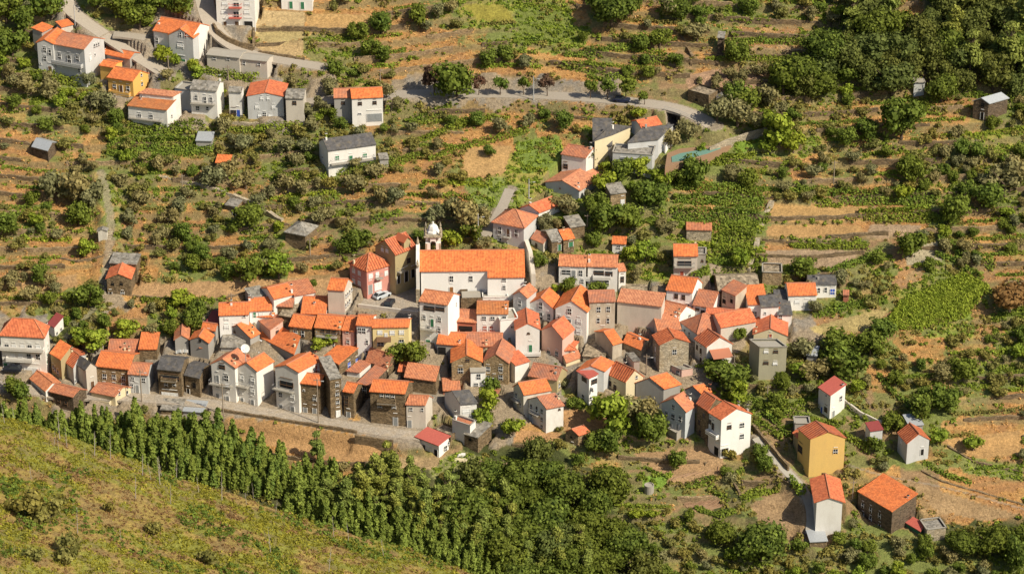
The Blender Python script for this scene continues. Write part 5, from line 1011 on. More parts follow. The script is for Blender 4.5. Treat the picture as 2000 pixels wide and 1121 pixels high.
def trunk_mesh(h, r, seed, limbs=4, w=3.0, mat='bark', z1=None):
    rr = random.Random(seed); mb = MB(); z1 = z1 or h*.55; p = Vector((0, 0, -.6)); top = Vector((rr.uniform(-.15, .15)*h*.3, rr.uniform(-.1, .1)*h*.3, z1)); mb.tube(p, top*.5, r*1.15, r*.85, 7); mb.tube(top*.5, top, r*.85, r*.6, 7)
    for i in range(limbs):
        a = 2*math.pi*i/limbs+rr.uniform(-.5, .5); q = top+Vector((math.cos(a)*w*.3, math.sin(a)*w*.3, (h-z1)*rr.uniform(.3, .6))); mb.tube(top*rr.uniform(.75, 1), q, r*.5, r*.2, 5); mb.tube(q, q+Vector((math.cos(a)*w*.1, math.sin(a)*w*.1, h*.12)), r*.2, r*.07, 4)
    me = mb.mesh('trunk'); me.materials.append(M[mat]); return me
PROTO = {}
def proto(kind):
    if kind in PROTO: return PROTO[kind]
    out = []
    # kind: width, height, crown start, lobes, leaves per lobe, leaf size, material, trunk radius
    T_ = dict(olive=(4, 3.4, .5, 9, 110, .29, 'olive', .16), broad=(5, 4.6, .5, 12, 130, .34, 'broad', .18), bright=(4, 3.8, .4, 9, 110, .35, 'bright_leaf', .14), street=(3.4, 4.3, 1.4, 7, 75, .34, 'broad', .11), plum=(3.4, 4.3, 1.4, 7, 70, .32, 'plum', .11),
              chestnut=(8.5, 7.2, .8, 26, 150, .43, 'chestnut', .3), shrub=(3, 2.1, .05, 7, 80, .28, 'scrub', .06), rust=(8, 4.8, .5, 14, 80, .5, 'rust', .22), oak=(6.5, 7.2, .8, 18, 140, .38, 'oak', .22))
    for s in range(4 if kind in ('olive', 'broad', 'chestnut', 'shrub', 'oak') else 3):
        sd = 100*s+sum(map(ord, kind))
        if kind == 'youngpine':
            r = np.random.default_rng(sd); N = 620; z = r.uniform(.02, 1, N)**.9; rad = (1-z)**.55*.8+.05; an = r.uniform(0, 6.283, N); q = r.uniform(.35, 1.05, N)*rad*(1+.25*np.sin(z*34+an*2)); P = np.stack([np.cos(an)*q, np.sin(an)*q, .3+z*4.4], 1)
            up = np.stack([np.cos(an)*.6, np.sin(an)*.6, np.full(N, .8)], 1); v, f, at = leafmesh(P, .25, sd, elong=2.0, nrm=up*np.array([1.3, 1.3, .9]), wild=.8); cr = to_mesh('crown', v, f, at, 'pine', [(0, 0, 1.2, .35, 1.3)]); tr = trunk_mesh(4.2, .08, sd, 0, 1, z1=4.2); out.append((tr, cr, 1.9))
        elif kind == 'tallpine':
            r = np.random.default_rng(sd); L = []
            for i in range(15):
                z = r.uniform(.25, 1); an = r.uniform(0, 6.283); d = (1-z)**.6*2.0*r.uniform(.3, 1); L.append((math.cos(an)*d, math.sin(an)*d, 1.4+z*6.6, .75+.5*(1-z), .62))
            P, Nn = crown_pts(sd, L, 210); up = P-np.array([0, 0, 3.]); up /= np.linalg.norm(up, axis=1, keepdims=True); v, f, at = leafmesh(P, .25, sd, elong=1.8, nrm=Nn+np.array([0, 0, .5]), wild=.9); cr = to_mesh('crown', v, f, at, 'tallpine', L); tr = trunk_mesh(8, .16, sd, 5, 3, z1=6.5); out.append((tr, cr, 4.6))
        elif kind == 'snag':
            rr = random.Random(sd); mb = MB(); h = rr.uniform(4, 6); lean = Vector((rr.uniform(-.8, .8), rr.uniform(-.4, .4), h)); mb.tube((0, 0, -.4), lean, .1, .02, 5)
            for i in range(9): t = rr.uniform(.3, .95); a = rr.uniform(0, 6.28); q = lean*t; mb.tube(q, q+Vector((math.cos(a)*.8*(1.1-t), math.sin(a)*.8*(1.1-t), .5)), .035, .012, 4)
            me = mb.mesh('trunk'); me.materials.append(M['deadbark']); out.append((me, None, 1))
        else:
            w, h, z0, n, per, sz, mt, tr_ = T_[kind]; L = lobes(sd, n, w, h, z0); P, Nn = crown_pts(sd, L, per); v, f, at = leafmesh(P, sz, sd, nrm=Nn); cr = to_mesh('crown', v, f, at, mt, L); out.append((trunk_mesh(h, tr_, sd, 4, w, z1=max(z0+.3, h*.3)), cr, w))
    PROTO[kind] = out; return out
KN = dict(olive=('olive_tree', 'olive tree', 'grey-green olive tree'), broad=('fruit_tree', 'fruit tree', 'dark green leafy tree'), bright=('leafy_tree', 'tree', 'bright green leafy tree'), street=('street_tree', 'tree', 'round-headed street tree'), plum=('plum_tree', 'tree', 'purple-brown leaved street tree'),
          chestnut=('chestnut_tree', 'tree', 'massive dense chestnut tree'), shrub=('bush', 'bush', 'low grey-green bush'), rust=('autumn_tree', 'tree', 'wide rust-coloured tree'), oak=('oak_tree', 'tree', 'tall dull green oak'), youngpine=('young_pine', 'pine', 'slim young pine'), tallpine=('pine_tree', 'pine', 'tall ragged pine'), snag=('dead_tree', 'dead tree', 'bare pale dead trunk'))
LAND = [(125, 90, 'the grey balcony house'), (350, 80, 'the big white house with green garage door'), (240, 170, 'the yellow balcony house'), (300, 225, 'the brown-roofed white house'), (518, 200, 'the low orange gable house'), (695, 200, 'the cream cottage with grey shutter'), (678, 295, 'the slate-roofed white house'),
        (455, 0, 'the white house with red balconies'), (550, 60, 'the straw terraces'), (85, 285, 'the tin-roofed stone hut'), (215, 420, 'the stone stairway'), (230, 550, 'the red-roofed stone house'), (575, 445, 'the ruined slab-roofed hut'), (435, 315, 'the bright orange hut'), (50, 660, 'the left white villa'),
        (720, 535, 'the pink house'), (845, 460, 'the bell tower'), (1005, 440, 'the orange hip roof'), (1110, 360, 'the salmon-roofed house'), (1195, 260, 'the pale yellow slate-roofed house'), (1270, 270, 'the modern grey house'), (1380, 300, 'the swimming pool'), (1060, 185, 'the tree-lined main road'), (1340, 190, 'the road bend'),
        (1205, 385, 'the square stone hut'), (1150, 530, 'the pale double house'), (1345, 505, 'the laundry house'), (1420, 450, 'the green vine terraces'), (1605, 560, 'the small white slate-roofed house'), (1500, 690, 'the tall olive-grey house'), (1625, 780, 'the narrow white house with red roof'), (1600, 870, 'the yellow gabled house'), (1787, 860, 'the small grey channelled-roof house'),
        (1735, 980, 'the large dark stone house'), (1620, 990, 'the end-on red gable house'), (1425, 840, 'the big white gabled house'), (1325, 800, 'the pale blue gabled house'), (1060, 790, 'the stepped white pair'), (845, 860, 'the red-sheet-roofed white house'), (1130, 850, 'the tiny brown stone hut'), (1935, 205, 'the metal-roofed barn'), (1795, 165, 'the grey concrete box'), (1410, 80, 'the ivy-covered dark hut'),
        (1820, 600, 'the maize field'), (1620, 505, 'the brown ploughed plot'), (1740, 450, 'the pale ploughed strip'), (1930, 920, 'the bottom right terrace walls'), (1380, 920, 'the vegetable plots'), (1460, 150, 'the sloping olive plot'), (1070, 40, 'the yellowing vineyard'), (790, 680, 'the pale yellow house'), (600, 690, 'the vivid orange roof'), (1920, 400, 'the far right scrub slope'), (1650, 330, 'the dry middle right slope'), (1900, 720, 'the shaded right gully')]
def where(u, v):
    d = [((u-a)**2+(1.5*(v-b))**2, a, b, t) for a, b, t in LAND]; _, a, b, t = min(d)
    r = 'close beside' if abs(u-a) < 28 and abs(v-b) < 22 else ('left of' if u < a-abs(v-b)*1.2 else 'right of' if u > a+abs(v-b)*1.2 else 'above' if v < b else 'below'); return r, t
OCC = []
TREES = []
def tree(kind, u, v, wpx, label=None, group=None, P=None, hs=None):
    pr = proto(kind); k = random.randrange(len(pr)); tr, cr, w0 = pr[k]
    if P is None: P = march(u, v, gz)
    dep = (P-CAM)@FW; wm = wpx*dep/F; s = wm/w0*1.08 if kind != 'snag' else wpx/40.
    nm, cat, desc = KN[kind]; root = empty(nm, P, random.uniform(0, 6.28)); hs = hs or random.uniform(.88, 1.12); sx = random.uniform(.82, 1.2) if kind not in ('snag', 'street', 'plum') else 1; root.scale = (s*sx, s/sx**.7, s*hs)
    if label is None:
        r, t = where(u, v); size = 'small' if wm < 2.9 else 'large' if wm > 5.6 else 'middling'; label = f'{size} {desc} {r} {t}'; group = group or f'{cat}s {r} {t}'
    tag(root, label, cat, group)
    if tr: obj('trunk', tr, None, root)
    if cr: obj('crown', cr, None, root)
    OCC.append((u, v, wpx)); TREES.append(kind); return root
for u, v, w, k in [(935, 186, 30, 'plum'), (977, 186, 32, 'street'), (1023, 186, 29, 'street'), (1069, 188, 34, 'plum'), (1153, 193, 28, 'street'), (1187, 195, 36, 'street'), (1222, 200, 42, 'street'), (1259, 205, 24, 'street')]:
    n_ = {935: 'next to the largest crown', 977: 'second of the row, starry crown', 1023: 'third of the row, tight crown', 1069: 'at the middle of the road', 1153: 'small, before the parked car', 1187: 'full crown left of the parked car', 1222: 'largest, over the parked car', 1259: 'last of the row, thin, by the bend'}[u]
    tree(k, u, v, w, f'{KN[k][2]} on the main road verge, {n_}', 'street trees along the main road')
tree('broad', 892, 190, 78, 'largest spreading green tree on the main road verge', None); tree('plum', 848, 186, 44, 'purple-brown tree in the shade of the largest road tree', None)
tree('rust', 1972, 612, 84, 'wide rust-coloured tree at the right edge above the gully', None)
tree('broad', 775, 704, 52, 'left one of the two round trees below the pale yellow house', 'two round trees in the village'); tree('broad', 812, 706, 52, 'right one of the two round trees below the pale yellow house', 'two round trees in the village')
tree('bright', 320, 122, 36); tree('bright', 340, 128, 26); tree('bright', 375, 140, 26); tree('bright', 1520, 284, 74, 'big round bright green bush beside the tiled garden wall', None); tree('bright', 1002, 850, 46, 'round bright green tree below the stepped white pair', None)
for o_ in list(COL):
    if 'uvm' in o_:
        r_, t_ = where(*o_['uvm']); del o_['uvm']; tag(o_, f'rough drystone terrace wall {r_} {t_}', 'wall', 'terrace walls '+r_+' '+t_)
L_ = '''chestnut:1195,48,92 1225,30,60 1320,40,56
broad:12,45,60 25,110,64 50,60,50 100,38,60 190,14,50 235,34,60 272,58,56 295,22,50 350,34,66 815,48,44 700,78,40 745,66,46 722,112,40 752,118,36 955,132,38 985,120,36 1140,82,24 930,247,32 1100,252,40 955,306,24 1250,102,40 1288,94,42 1225,152,26 1268,153,28 1440,122,50 1460,218,52 1430,208,50 1362,362,64 1322,362,40 1458,368,46 1215,348,50 1285,402,60 1255,396,50 1190,452,72 1230,452,60 1165,425,50 1055,522,32 1110,576,36 1165,576,34 20,456,50 172,602,54 357,472,42 375,527,36 445,542,34 492,546,58 80,552,42 490,442,54 700,492,50 670,492,40 965,765,36 1120,800,32 1160,882,50 1275,862,60 1195,884,54 1322,910,38 1420,765,74 1398,742,50 1655,742,74 1640,694,62 1700,694,60 1722,662,52 1742,842,48 1800,818,62 1852,802,62 1880,742,60 1572,544,54 1925,402,62 1862,432,60 1770,346,46 1782,352,50 1760,272,84 1690,272,50 1650,282,42 1780,502,62 405,346,22 1530,184,70 1320,130,30 155,442,52 1445,664,26 920,470,40 610,560,20 1708,880,40 330,655,34 375,645,44 30,770,40 45,775,36
olive:645,182,38 575,172,26 755,192,32 975,262,36 1310,32,50 1362,82,48 1362,166,20 1398,174,26 1420,152,28 1432,162,26 1452,157,26 1478,150,30 1492,142,28 1425,180,24 1520,138,18 1405,160,24 1445,172,26 1400,238,66 1440,248,60 1500,208,50 1475,252,44 1345,272,46 1310,292,46 1430,352,38 1155,322,42 1110,424,42 1065,442,32 1095,412,36 800,502,30 855,437,44 885,422,40 910,452,72 935,442,50 110,392,60 150,398,70 185,402,50 310,337,36 345,342,24 1230,822,52 1262,832,60 1580,592,52 1597,742,54 1570,702,52 1840,742,42 1960,382,72 1985,362,70 1240,546,28 60,182,50 90,192,50 178,217,42 205,212,42 720,482,22 590,382,36 560,300,36 600,300,40 640,300,40 470,300,44 440,260,40 445,350,44 420,370,50 480,370,40 560,375,40 1640,560,40 1590,610,30 735,350,40 745,400,34 690,380,50 770,395,40 620,440,40 640,430,36 60,590,40 30,560,40 100,560,30 300,480,30 330,440,40 350,420,40 280,400,40 260,440,36 250,470,30 315,470,34
bright:1245,348,48 1180,372,46 1290,362,42 1550,296,44 1260,512,42 170,502,36 545,546,48 355,602,42 160,682,50 192,684,50 880,482,44 625,684,30 648,676,26 955,802,46 942,832,42 1190,842,84 1440,792,44 1565,742,40 1085,572,18 1230,510,34 1370,300,20 1750,1010,30 1765,390,40 1900,880,40 250,662,46 1830,870,36 1445,520,40 1500,300,40 430,650,20'''
for ln in L_.split('\n'):
    k, r = ln.split(':')
    for t in r.split(): u, v, w_ = [float(x) for x in t.split(',')]; tree(k, u, v, w_)
# sampled planting where the photograph shows continuous cover
def inhouse(u, v, mg=5):
    for h in HOUSES:
        us = [p[0] for p in h.uv]; vs = [p[1] for p in h.uv]
        if min(us)-mg < u < max(us)+mg and min(vs)-18 < v < max(vs)+48: return True
    return False
def hides(u, v, w_, hk=.95):
    x0, x1, y0, y1 = u-w_/2, u+w_/2, v-w_*hk, v
    for h in HOUSES:
        us = [p[0] for p in h.uv]; vs = [p[1] for p in h.uv]; a0, a1, b0, b1 = min(us), max(us), min(vs)-14, max(h.vb, max(vs)+4)
        if v < b1-4: continue
        ar = max(0, min(x1, a1)-max(x0, a0))*max(0, min(y1, b1)-max(y0, b0))
        if ar > .1*(a1-a0)*(b1-b0) or ar > .22*w_*w_: return True
    return False
def free(u, v, w_, k=.36):
    return all((u-a)**2+(1.7*(v-b))**2 > (k*(w_+c))**2 for a, b, c in OCC)
def roadfree(P):
    j = min(np.searchsorted(GY, P[1]), len(GY)-1); i = min(np.searchsorted(GX, P[0]), len(GX)-1); return ROADMASK[max(j-1, 0), max(i-1, 0)] < .2 and ROADMASK[j, i] < .2
KEEP = [(1305, 1500, 245, 325), (1340, 1510, 135, 185), (495, 600, 15, 110), (1490, 1690, 485, 520), (1500, 1800, 395, 465), (1765, 1840, 470, 515), (1580, 1735, 600, 650), (440, 760, 800, 905), (780, 1000, 850, 935), (1235, 1415, 870, 990), (1460, 1590, 950, 1050), (1760, 1990, 925, 1015), (255, 660, 535, 580), (1095, 1190, 800, 850), (1830, 2000, 780, 925), (190, 232, 320, 600), (1000, 1085, 835, 868), (905, 1130, 0, 85), (780, 1380, 160, 222), (600, 760, 20, 128), (1720, 1930, 530, 650), (1085, 1260, 95, 165), (900, 1110, 255, 400), (1385, 1600, 45, 110), (1160, 1330, 700, 800), (1640, 1790, 780, 860), (1320, 1500, 365, 545), (1360, 1462, 950, 1055), (1545, 1660, 815, 940), (1670, 1795, 930, 1040)]
def kept(u, v): return any(a <= u <= b and c <= v <= d_ for a, b, c, d_ in KEEP)
rs = random.Random(5)
cand = [(rs.uniform(-15, 2015), rs.uniform(0, 1185)) for _ in range(9000)]
lim = dict(olive=275, broad=285, bright=130, shrub=290, chestnut=90, oak=190, tallpine=30)
def count(k): return TREES.count(k)
for u, v in cand:
    c = chr(int(code_at(np.array([u]), np.array([v]))[0]))
    c2 = chr(int(code_at(np.array([u]), np.array([max(v-40, 0)]))[0]))
    if c in 'fG' and c2 not in 'fG': continue
    if c2 in 'fG': c = c2
    if u < 1000 and v > 795 and (c in 'f' or v > 830+u*.29): continue
    if kept(u, v) or (c not in 'fG' and kept(u, v-12)): continue
    r = rs.random()
    if c == 'f': k, w_ = ('oak', rs.uniform(40, 74)) if r < .62 else ('chestnut', rs.uniform(50, 80)) if r < .8 else ('tallpine', rs.uniform(44, 62)) if r < .93 else ('broad', rs.uniform(40, 60))
    elif c == 'G': k, w_ = ('chestnut', rs.uniform(56, 92)) if r < .8 else ('oak', rs.uniform(50, 70))
    elif c == 'g': k, w_ = ('broad', rs.uniform(18, 38)) if r < .24 else ('olive', rs.uniform(16, 34)) if r < .62 else ('bright', rs.uniform(18, 32)) if r < .74 else ('shrub', rs.uniform(16, 34))
    elif c == 'o' and r < .5: k, w_ = ('shrub', rs.uniform(16, 34)) if r < .25 else ('olive', rs.uniform(18, 34)) if r < .42 else ('broad', rs.uniform(18, 30))
    elif c == 'd' and r < .14: k, w_ = ('shrub', rs.uniform(14, 28)) if r < .07 else ('olive', rs.uniform(18, 30))
    else: continue
    if count(k) >= lim[k] or inhouse(u, v) or hides(u, v, w_): continue
    if not free(u, v, w_, .29 if c == 'f' and u > 1200 else .33 if c in 'fG' else .42): continue
    P = march(u, v, gz)
    if not roadfree(P): continue
    tree(k, u, v, w_, P=P)
# the pine wood between the village and the heath
for u, v, w_, k in [(50, 1005, 62, 'shrub'), (98, 1022, 74, 'shrub'), (135, 1090, 60, 'shrub'), (70, 1090, 40, 'shrub'), (300, 1040, 36, 'shrub'), (400, 1100, 44, 'shrub'), (210, 1000, 30, 'shrub')]:
    tree(k, u, v, w_, f'dark green shrub in the heath, bottom left, {"largest" if u == 98 else "left of the largest" if u == 50 else "lower one" if u in (135, 70) else "outlying one"}', 'dark shrubs in the near heath', P=march(u, v, tbase))
def gmain(x, y): return np.where(thill(x, y) > tmain(x, y)-.5, tmain(x, y), gz(x, y))
def crest(u): return 832+u*.322
n_y = n_t = 0; REST = []
def topline(u): return float(np.interp(u, [0, 60, 250, 400, 470, 540, 600, 640], [822, 826, 836, 852, 880, 905, 930, 950]))
cy = []
for rw in range(110):
    for cm in range(110):
        u = -8+cm*10.5+(rw % 2)*5+rs.uniform(-6, 6); vv = 815+rw*6.2+rs.uniform(-5, 5)
        if u > 560:
            if u < 1040 and crest(u)-70+30*math.sin(u/37) < vv < crest(u)+30 and vv < 1180: cy.append((u, vv))
            continue
        if u > 650 or vv > crest(u)+24 or vv < topline(u)+rs.uniform(0, 8): continue
        if vv > 872+max(0, u-60)*.22: continue
        cy.append((u, vv))
rs.shuffle(cy); cy.sort(key=lambda q: (q[1] > crest(q[0])+4 or q[0] > 560))
for u, vv in cy:
    P = march(u, vv, gmain); w_ = rs.choice([rs.uniform(9, 14), rs.uniform(12, 19), rs.uniform(16, 25)])
    if n_y < 290:
        lab = 'slim young pine packed in the wood ' + ('below the lowest left row of houses' if u < 200 else 'below the tin-roofed shed and the street' if u < 400 else 'below the dry field and the village street')
        tree('youngpine', u, vv, w_, lab, lab[17:], P=P, hs=rs.uniform(.55, 1.35)); n_y += 1
    else: REST.append((P, w_))
for rw in range(34):
    for cm in range(44):
        u = 300+cm*25+(rw % 2)*12+rs.uniform(-9, 9); vv = 905+rw*12.5+rs.uniform(-6, 6)
        if u > 1150 or vv > crest(u)+52 or vv > 1185: continue
        if vv < np.interp(u, [300, 470, 560, 640, 700, 760, 850, 950, 1150], [930, 925, 945, 985, 965, 925, 985, 1000, 1100]): continue
        if vv < 872+max(0, u-60)*.22+4 and u < 640: continue
        if u > 960 and rs.random() < .5: continue
        if vv > crest(u)-40: continue
        if n_t >= 285: break
        P = march(u, vv, gmain); lab = 'tall ragged pine in the wood ' + ('nearest the young pines' if u < 560 else 'below the red-sheet-roofed house' if u < 800 else 'beside the massive chestnuts')
        tree('tallpine', u, vv, rs.uniform(26, 48), lab, lab[5:], P=P, hs=rs.uniform(.75, 1.1)); n_t += 1
#print('pines', n_y, n_t, len(REST), {k: TREES.count(k) for k in set(TREES)})
if REST:
    vs, fs, ats, n0 = [], [], [], 0
    for P, w_ in REST:
        me = proto('youngpine')[random.randrange(3)][1]; nv = len(me.vertices); co_ = np.empty(nv*3, 'f'); me.vertices.foreach_get('co', co_); co_ = co_.reshape(-1, 3)[:1600]; nq = len(co_)//4; co_ = co_[:nq*4]; s = w_*((P-CAM)@FW)/F/1.9; co_ = co_*np.array([1, 1, random.uniform(.6, 1.3)]); an = random.uniform(0, 6.28)
        R2 = np.array([[math.cos(an), -math.sin(an), 0], [math.sin(an), math.cos(an), 0], [0, 0, 1]]); vs.append(co_@R2.T*s+P); fs.append(np.arange(nq*4).reshape(-1, 4)+n0); n0 += nq*4; ats.append(np.repeat(np.random.uniform(0, 1, nq), 4))
    me = to_mesh('young_pine_wood', np.concatenate(vs), np.concatenate(fs), np.concatenate(ats), 'pine'); tag(obj('young_pine_wood', me), 'dense mass of further young pines filling the wood below the village', 'pine wood', kind='stuff')
tree('tallpine', 405, 868, 40, 'lone olive-tinted pine standing in front of the dry field, left one', None, P=march(405, 868, gmain)); tree('tallpine', 620, 905, 36, 'lone dark pine standing up into the dry field, right one', None, P=march(620, 905, gmain))
for i in range(34):
    u = rs.uniform(0, 760); vv = crest(u)+rs.uniform(-22, 14) if i < 26 else crest(u)+rs.uniform(20, 160); P = march(u, vv, tbase); tree('snag', u, vv, rs.uniform(16, 34), 'bare pale dead trunk leaning at the edge of the heath' if i < 26 else 'bare dead shrub trunk standing in the open heath', 'dead trunks on the heath edge' if i < 26 else 'dead trunks in the open heath', P=P)
# ---------------------------------------------------------------- vine rows and hedges
def row(label, pts, w_=1.1, h=1.5, mat='vine', name='vine_row', cat='vine row', leaf=.36, dens=34):
    P = [march(*p, gz) for p in pts]; q = []
    for a, b in zip(P, P[1:]): n = max(1, int(np.linalg.norm((b-a)[:2])/.6)); q += [a+(b-a)*i/n for i in range(n)]
    q = np.array(q); o0 = q[len(q)//2].copy(); N = int(len(q)*.6*dens*w_); r = np.random.default_rng(int(pts[0][0]*7+pts[0][1])); i = r.integers(0, len(q), N)
    bul = .75+.5*vn(i*.23, np.zeros(N), 3); an = r.uniform(0, math.pi, N); rad = r.uniform(.6, 1.05, N)
    P3 = q[i]+np.stack([r.uniform(-.35, .35, N), np.cos(an)*rad*w_/2*bul, np.zeros(N)], 1); P3[:, 2] = gz(P3[:, 0], P3[:, 1])+np.sin(an)*rad*h*bul*.95; P3 += r.normal(size=P3.shape)*.06
    v, f, at = leafmesh(P3-o0, leaf, 3, nrm=np.stack([np.zeros(N), np.cos(an), np.sin(an)+.2], 1), wild=.9); me = to_mesh(name, v, f, at, mat); o = obj(name, me, None, None, Vector(o0)); tag(o, label, cat); return o
for lab, pts, w_, h in [
 ('climbing vines against the long grey barn', [(405, 142), (440, 150), (508, 160)], 1.5, 2.0), ('leafy vine row along the grey balcony house foot', [(62, 150), (110, 160), (160, 168)], 1.8, 2.4), ('vine row directly under the brown-roofed white house', [(252, 252), (330, 262), (402, 262)], 2.0, 1.8),
 ('broad vine pergola below the brown-roofed white house', [(215, 280), (300, 285), (420, 296)], 3.4, 1.8), ('second vine pergola dropping towards the stairway top', [(212, 300), (270, 315), (320, 330)], 3, 1.6), ('vine row at the foot of the low orange gable house wall', [(430, 252), (520, 256), (600, 258)], 1.6, 1.6),
 ('diagonal vine row right of the clipped hedge, uppermost', [(800, 240), (850, 222), (885, 208)], 1.3, 1.3), ('diagonal vine row right of the clipped hedge, second', [(790, 282), (860, 260), (930, 242)], 1.4, 1.4), ('diagonal vine row right of the clipped hedge, longest', [(840, 312), (940, 282), (1035, 254)], 1.5, 1.5), ('short vine row above the lone olive on the middle slope', [(905, 240), (960, 232), (1000, 236)], 1.2, 1.3),
 ('vine row on the highest middle terrace', [(1105, 110), (1170, 104), (1235, 98)], 1.6, 1.7), ('vine row on the second middle terrace', [(1100, 130), (1150, 134), (1188, 138)], 1.4, 1.5), ('vine row on the third middle terrace', [(1150, 152), (1200, 154), (1240, 158)], 1.2, 1.4), ('vine row curving beside the upper right stone wall', [(1235, 122), (1290, 120), (1320, 116)], 1.6, 1.6),
 ('top row of the green vine terraces', [(1322, 366), (1400, 370), (1500, 384)], 2.4, 1.9), ('second row of the green vine terraces', [(1318, 392), (1400, 396), (1495, 404)], 2.4, 2.0), ('third row of the green vine terraces', [(1318, 420), (1400, 424), (1488, 428)], 2.4, 2.0), ('fourth row of the green vine terraces', [(1325, 442), (1400, 448), (1482, 448)], 2.2, 1.9), ('fifth row of the green vine terraces', [(1390, 468), (1430, 470), (1478, 470)], 2.2, 1.9), ('sixth row of the green vine terraces', [(1395, 490), (1435, 492), (1472, 492)], 2.2, 1.9), ('seventh row of the green vine terraces', [(1385, 514), (1425, 514), (1462, 512)], 2.2, 1.8), ('lowest row of the green vine terraces', [(1365, 538), (1410, 540), (1455, 536)], 2.0, 1.7),
 ('vine row shading the sunken path from the broad tree downward', [(1425, 770), (1455, 785), (1500, 802), (1545, 812), (1590, 826)], 1.8, 1.8), ('vine row running behind the yellow gabled house', [(1600, 832), (1650, 855), (1700, 885)], 1.6, 1.6), ('short vine row forking down the sunken path', [(1495, 812), (1520, 835), (1545, 862)], 1.5, 1.6), ('vines trailing over the wall right of the narrow white house', [(1655, 790), (1690, 815), (1725, 838)], 1.3, 1.2),
 ('vines trailing along the gully wall below the scrub', [(1715, 735), (1745, 770), (1775, 795)], 1.6, 1.4), ('leafy terrace row dropping through the far right gully, upper', [(1835, 470), (1870, 495), (1940, 520)], 2.2, 1.8), ('leafy terrace row dropping through the far right gully, lower', [(1830, 500), (1880, 520), (1920, 545)], 1.8, 1.6), ('vine row between the ploughed plot and the straw field', [(1590, 612), (1650, 602), (1735, 588)], 1.8, 1.6), ('vine row climbing right of the brown ploughed plot', [(1612, 540), (1660, 520), (1725, 498)], 1.8, 1.6),
 ('dark bramble row under the dry field edge on the right', [(1545, 482), (1620, 484), (1700, 486)], 1.6, 1.4), ('bramble row across the middle right slope, upper', [(1560, 372), (1650, 384), (1700, 390), (1840, 396)], 2.4, 1.9), ('bramble row across the middle right slope, lower', [(1680, 418), (1760, 424), (1850, 432)], 2.2, 1.7), ('vine row edging the shaded plot beside the sunken path', [(1450, 982), (1490, 965), (1525, 945)], 1.3, 1.2),
 ('bean row beside the big chestnuts and vegetable plots', [(1360, 995), (1400, 1010), (1440, 1000)], 1.6, 1.3), ('green row below the white slate-roofed house garden', [(540, 345), (590, 348), (640, 352)], 1.8, 1.6), ('row of vines under the garden of the slate-roofed house', [(560, 402), (600, 406), (645, 408)], 1.6, 1.4), ('small cabbage row in front of the ruined slab-roofed hut', [(470, 468), (510, 466), (552, 462)], 1.2, .8), ('vine row on the slope above the pink house', [(650, 425), (690, 415), (715, 405)], 1.8, 1.6), ('vine row on the brown slope above the bell tower', [(725, 435), (750, 425), (790, 418)], 1.6, 1.5),
 ('bramble row along the terrace above the lower left field', [(280, 588), (340, 592), (420, 596)], 1.6, 1.2), ('vine row beside the far right metal-roofed barn', [(1860, 175), (1900, 185), (1960, 200), (2005, 215)], 1.8, 1.5), ('vine row left of the metal-roofed barn', [(1770, 190), (1800, 210), (1840, 225)], 1.6, 1.5), ('hedge row at the foot of the bottom right stone wall', [(1560, 380), (1600, 400), (1650, 405)], 1.2, 1.2), ('scrubby row along the upper right terrace', [(1380, 118), (1450, 118), (1550, 120)], 1.4, 1.3), ('scrubby row hanging over the high terrace wall', [(1440, 82), (1500, 84), (1580, 86)], 1.5, 1.3),
 ('bramble row over the bottom right drystone wall', [(1805, 905), (1850, 930), (1900, 945)], 1.2, 1.0), ('garden row before the pale double house', [(1150, 502), (1200, 506), (1240, 500)], 1.4, 1.2), ('leafy row behind the tiled garden wall', [(1385, 320), (1430, 318), (1480, 308)], 2.0, 1.6), ('vine row in the yard of the laundry house', [(1340, 548), (1390, 552), (1440, 548)], 1.5, 1.4)]: row(lab, pts, w_, h)
row('neatly clipped green hedge below the slate-roofed white house', [(640, 338), (700, 335), (745, 328), (790, 316), (830, 304)], 1.5, 1.7, 'vine', 'hedge', 'hedge', .25, 70); row('tall bright hedge curving along the path by the end-on red gable', [(1546, 942), (1560, 962), (1578, 985), (1588, 1010)], 2.2, 2.6, 'bright_leaf', 'hedge', 'hedge', .34, 50)
# ---------------------------------------------------------------- uncountable cover: scrub, tufts, gorse, maize
def stuff(name, label, cat, mat, X, Y, S, per, leaf, hh=.8, seed=1, elong=1.0, up=0.0):
    r = np.random.default_rng(seed); N = len(X); Z = gz(X, Y); d = r.normal(size=(N, per, 3)); d /= np.linalg.norm(d, axis=2, keepdims=True); d[..., 2] = np.abs(d[..., 2])*hh; q = r.uniform(.45, 1.05, (N, per, 1))
    P = np.stack([X, Y, Z], -1)[:, None]+d*q*S[:, None, None]; P = P.reshape(-1, 3); sz = leaf*np.repeat(S, per)**.5
    v, f, at = leafmesh(P, 1.0, seed+1, elong=elong, nrm=(d+np.array([0, 0, .35])).reshape(-1, 3), wild=1.0)
    cen = np.repeat(P, 4, 0); v = cen+(v-cen)*np.repeat(sz, 4)[:, None]
    me = bpy.data.meshes.new(name); me.vertices.add(len(v)); me.vertices.foreach_set('co', v.astype('f').ravel()); me.loops.add(f.size); me.loops.foreach_set('vertex_index', f.ravel().astype('i')); me.polygons.add(len(f)); me.polygons.foreach_set('loop_start', np.arange(0, f.size, 4, dtype='i')); me.polygons.foreach_set('loop_total', np.full(len(f), 4, 'i')); me.update()
    a = me.attributes.new('leaf', 'FLOAT', 'POINT'); a.data.foreach_set('value', at.astype('f')); me.materials.append(M[mat]); return tag(obj(name, me), label, cat, kind='stuff')
r = np.random.default_rng(77); NS = 90000; X = r.uniform(-130, 134, NS); Y = r.uniform(-72, 108, NS); ii = np.searchsorted(GX, X)-1; jj = np.searchsorted(GY, Y)-1
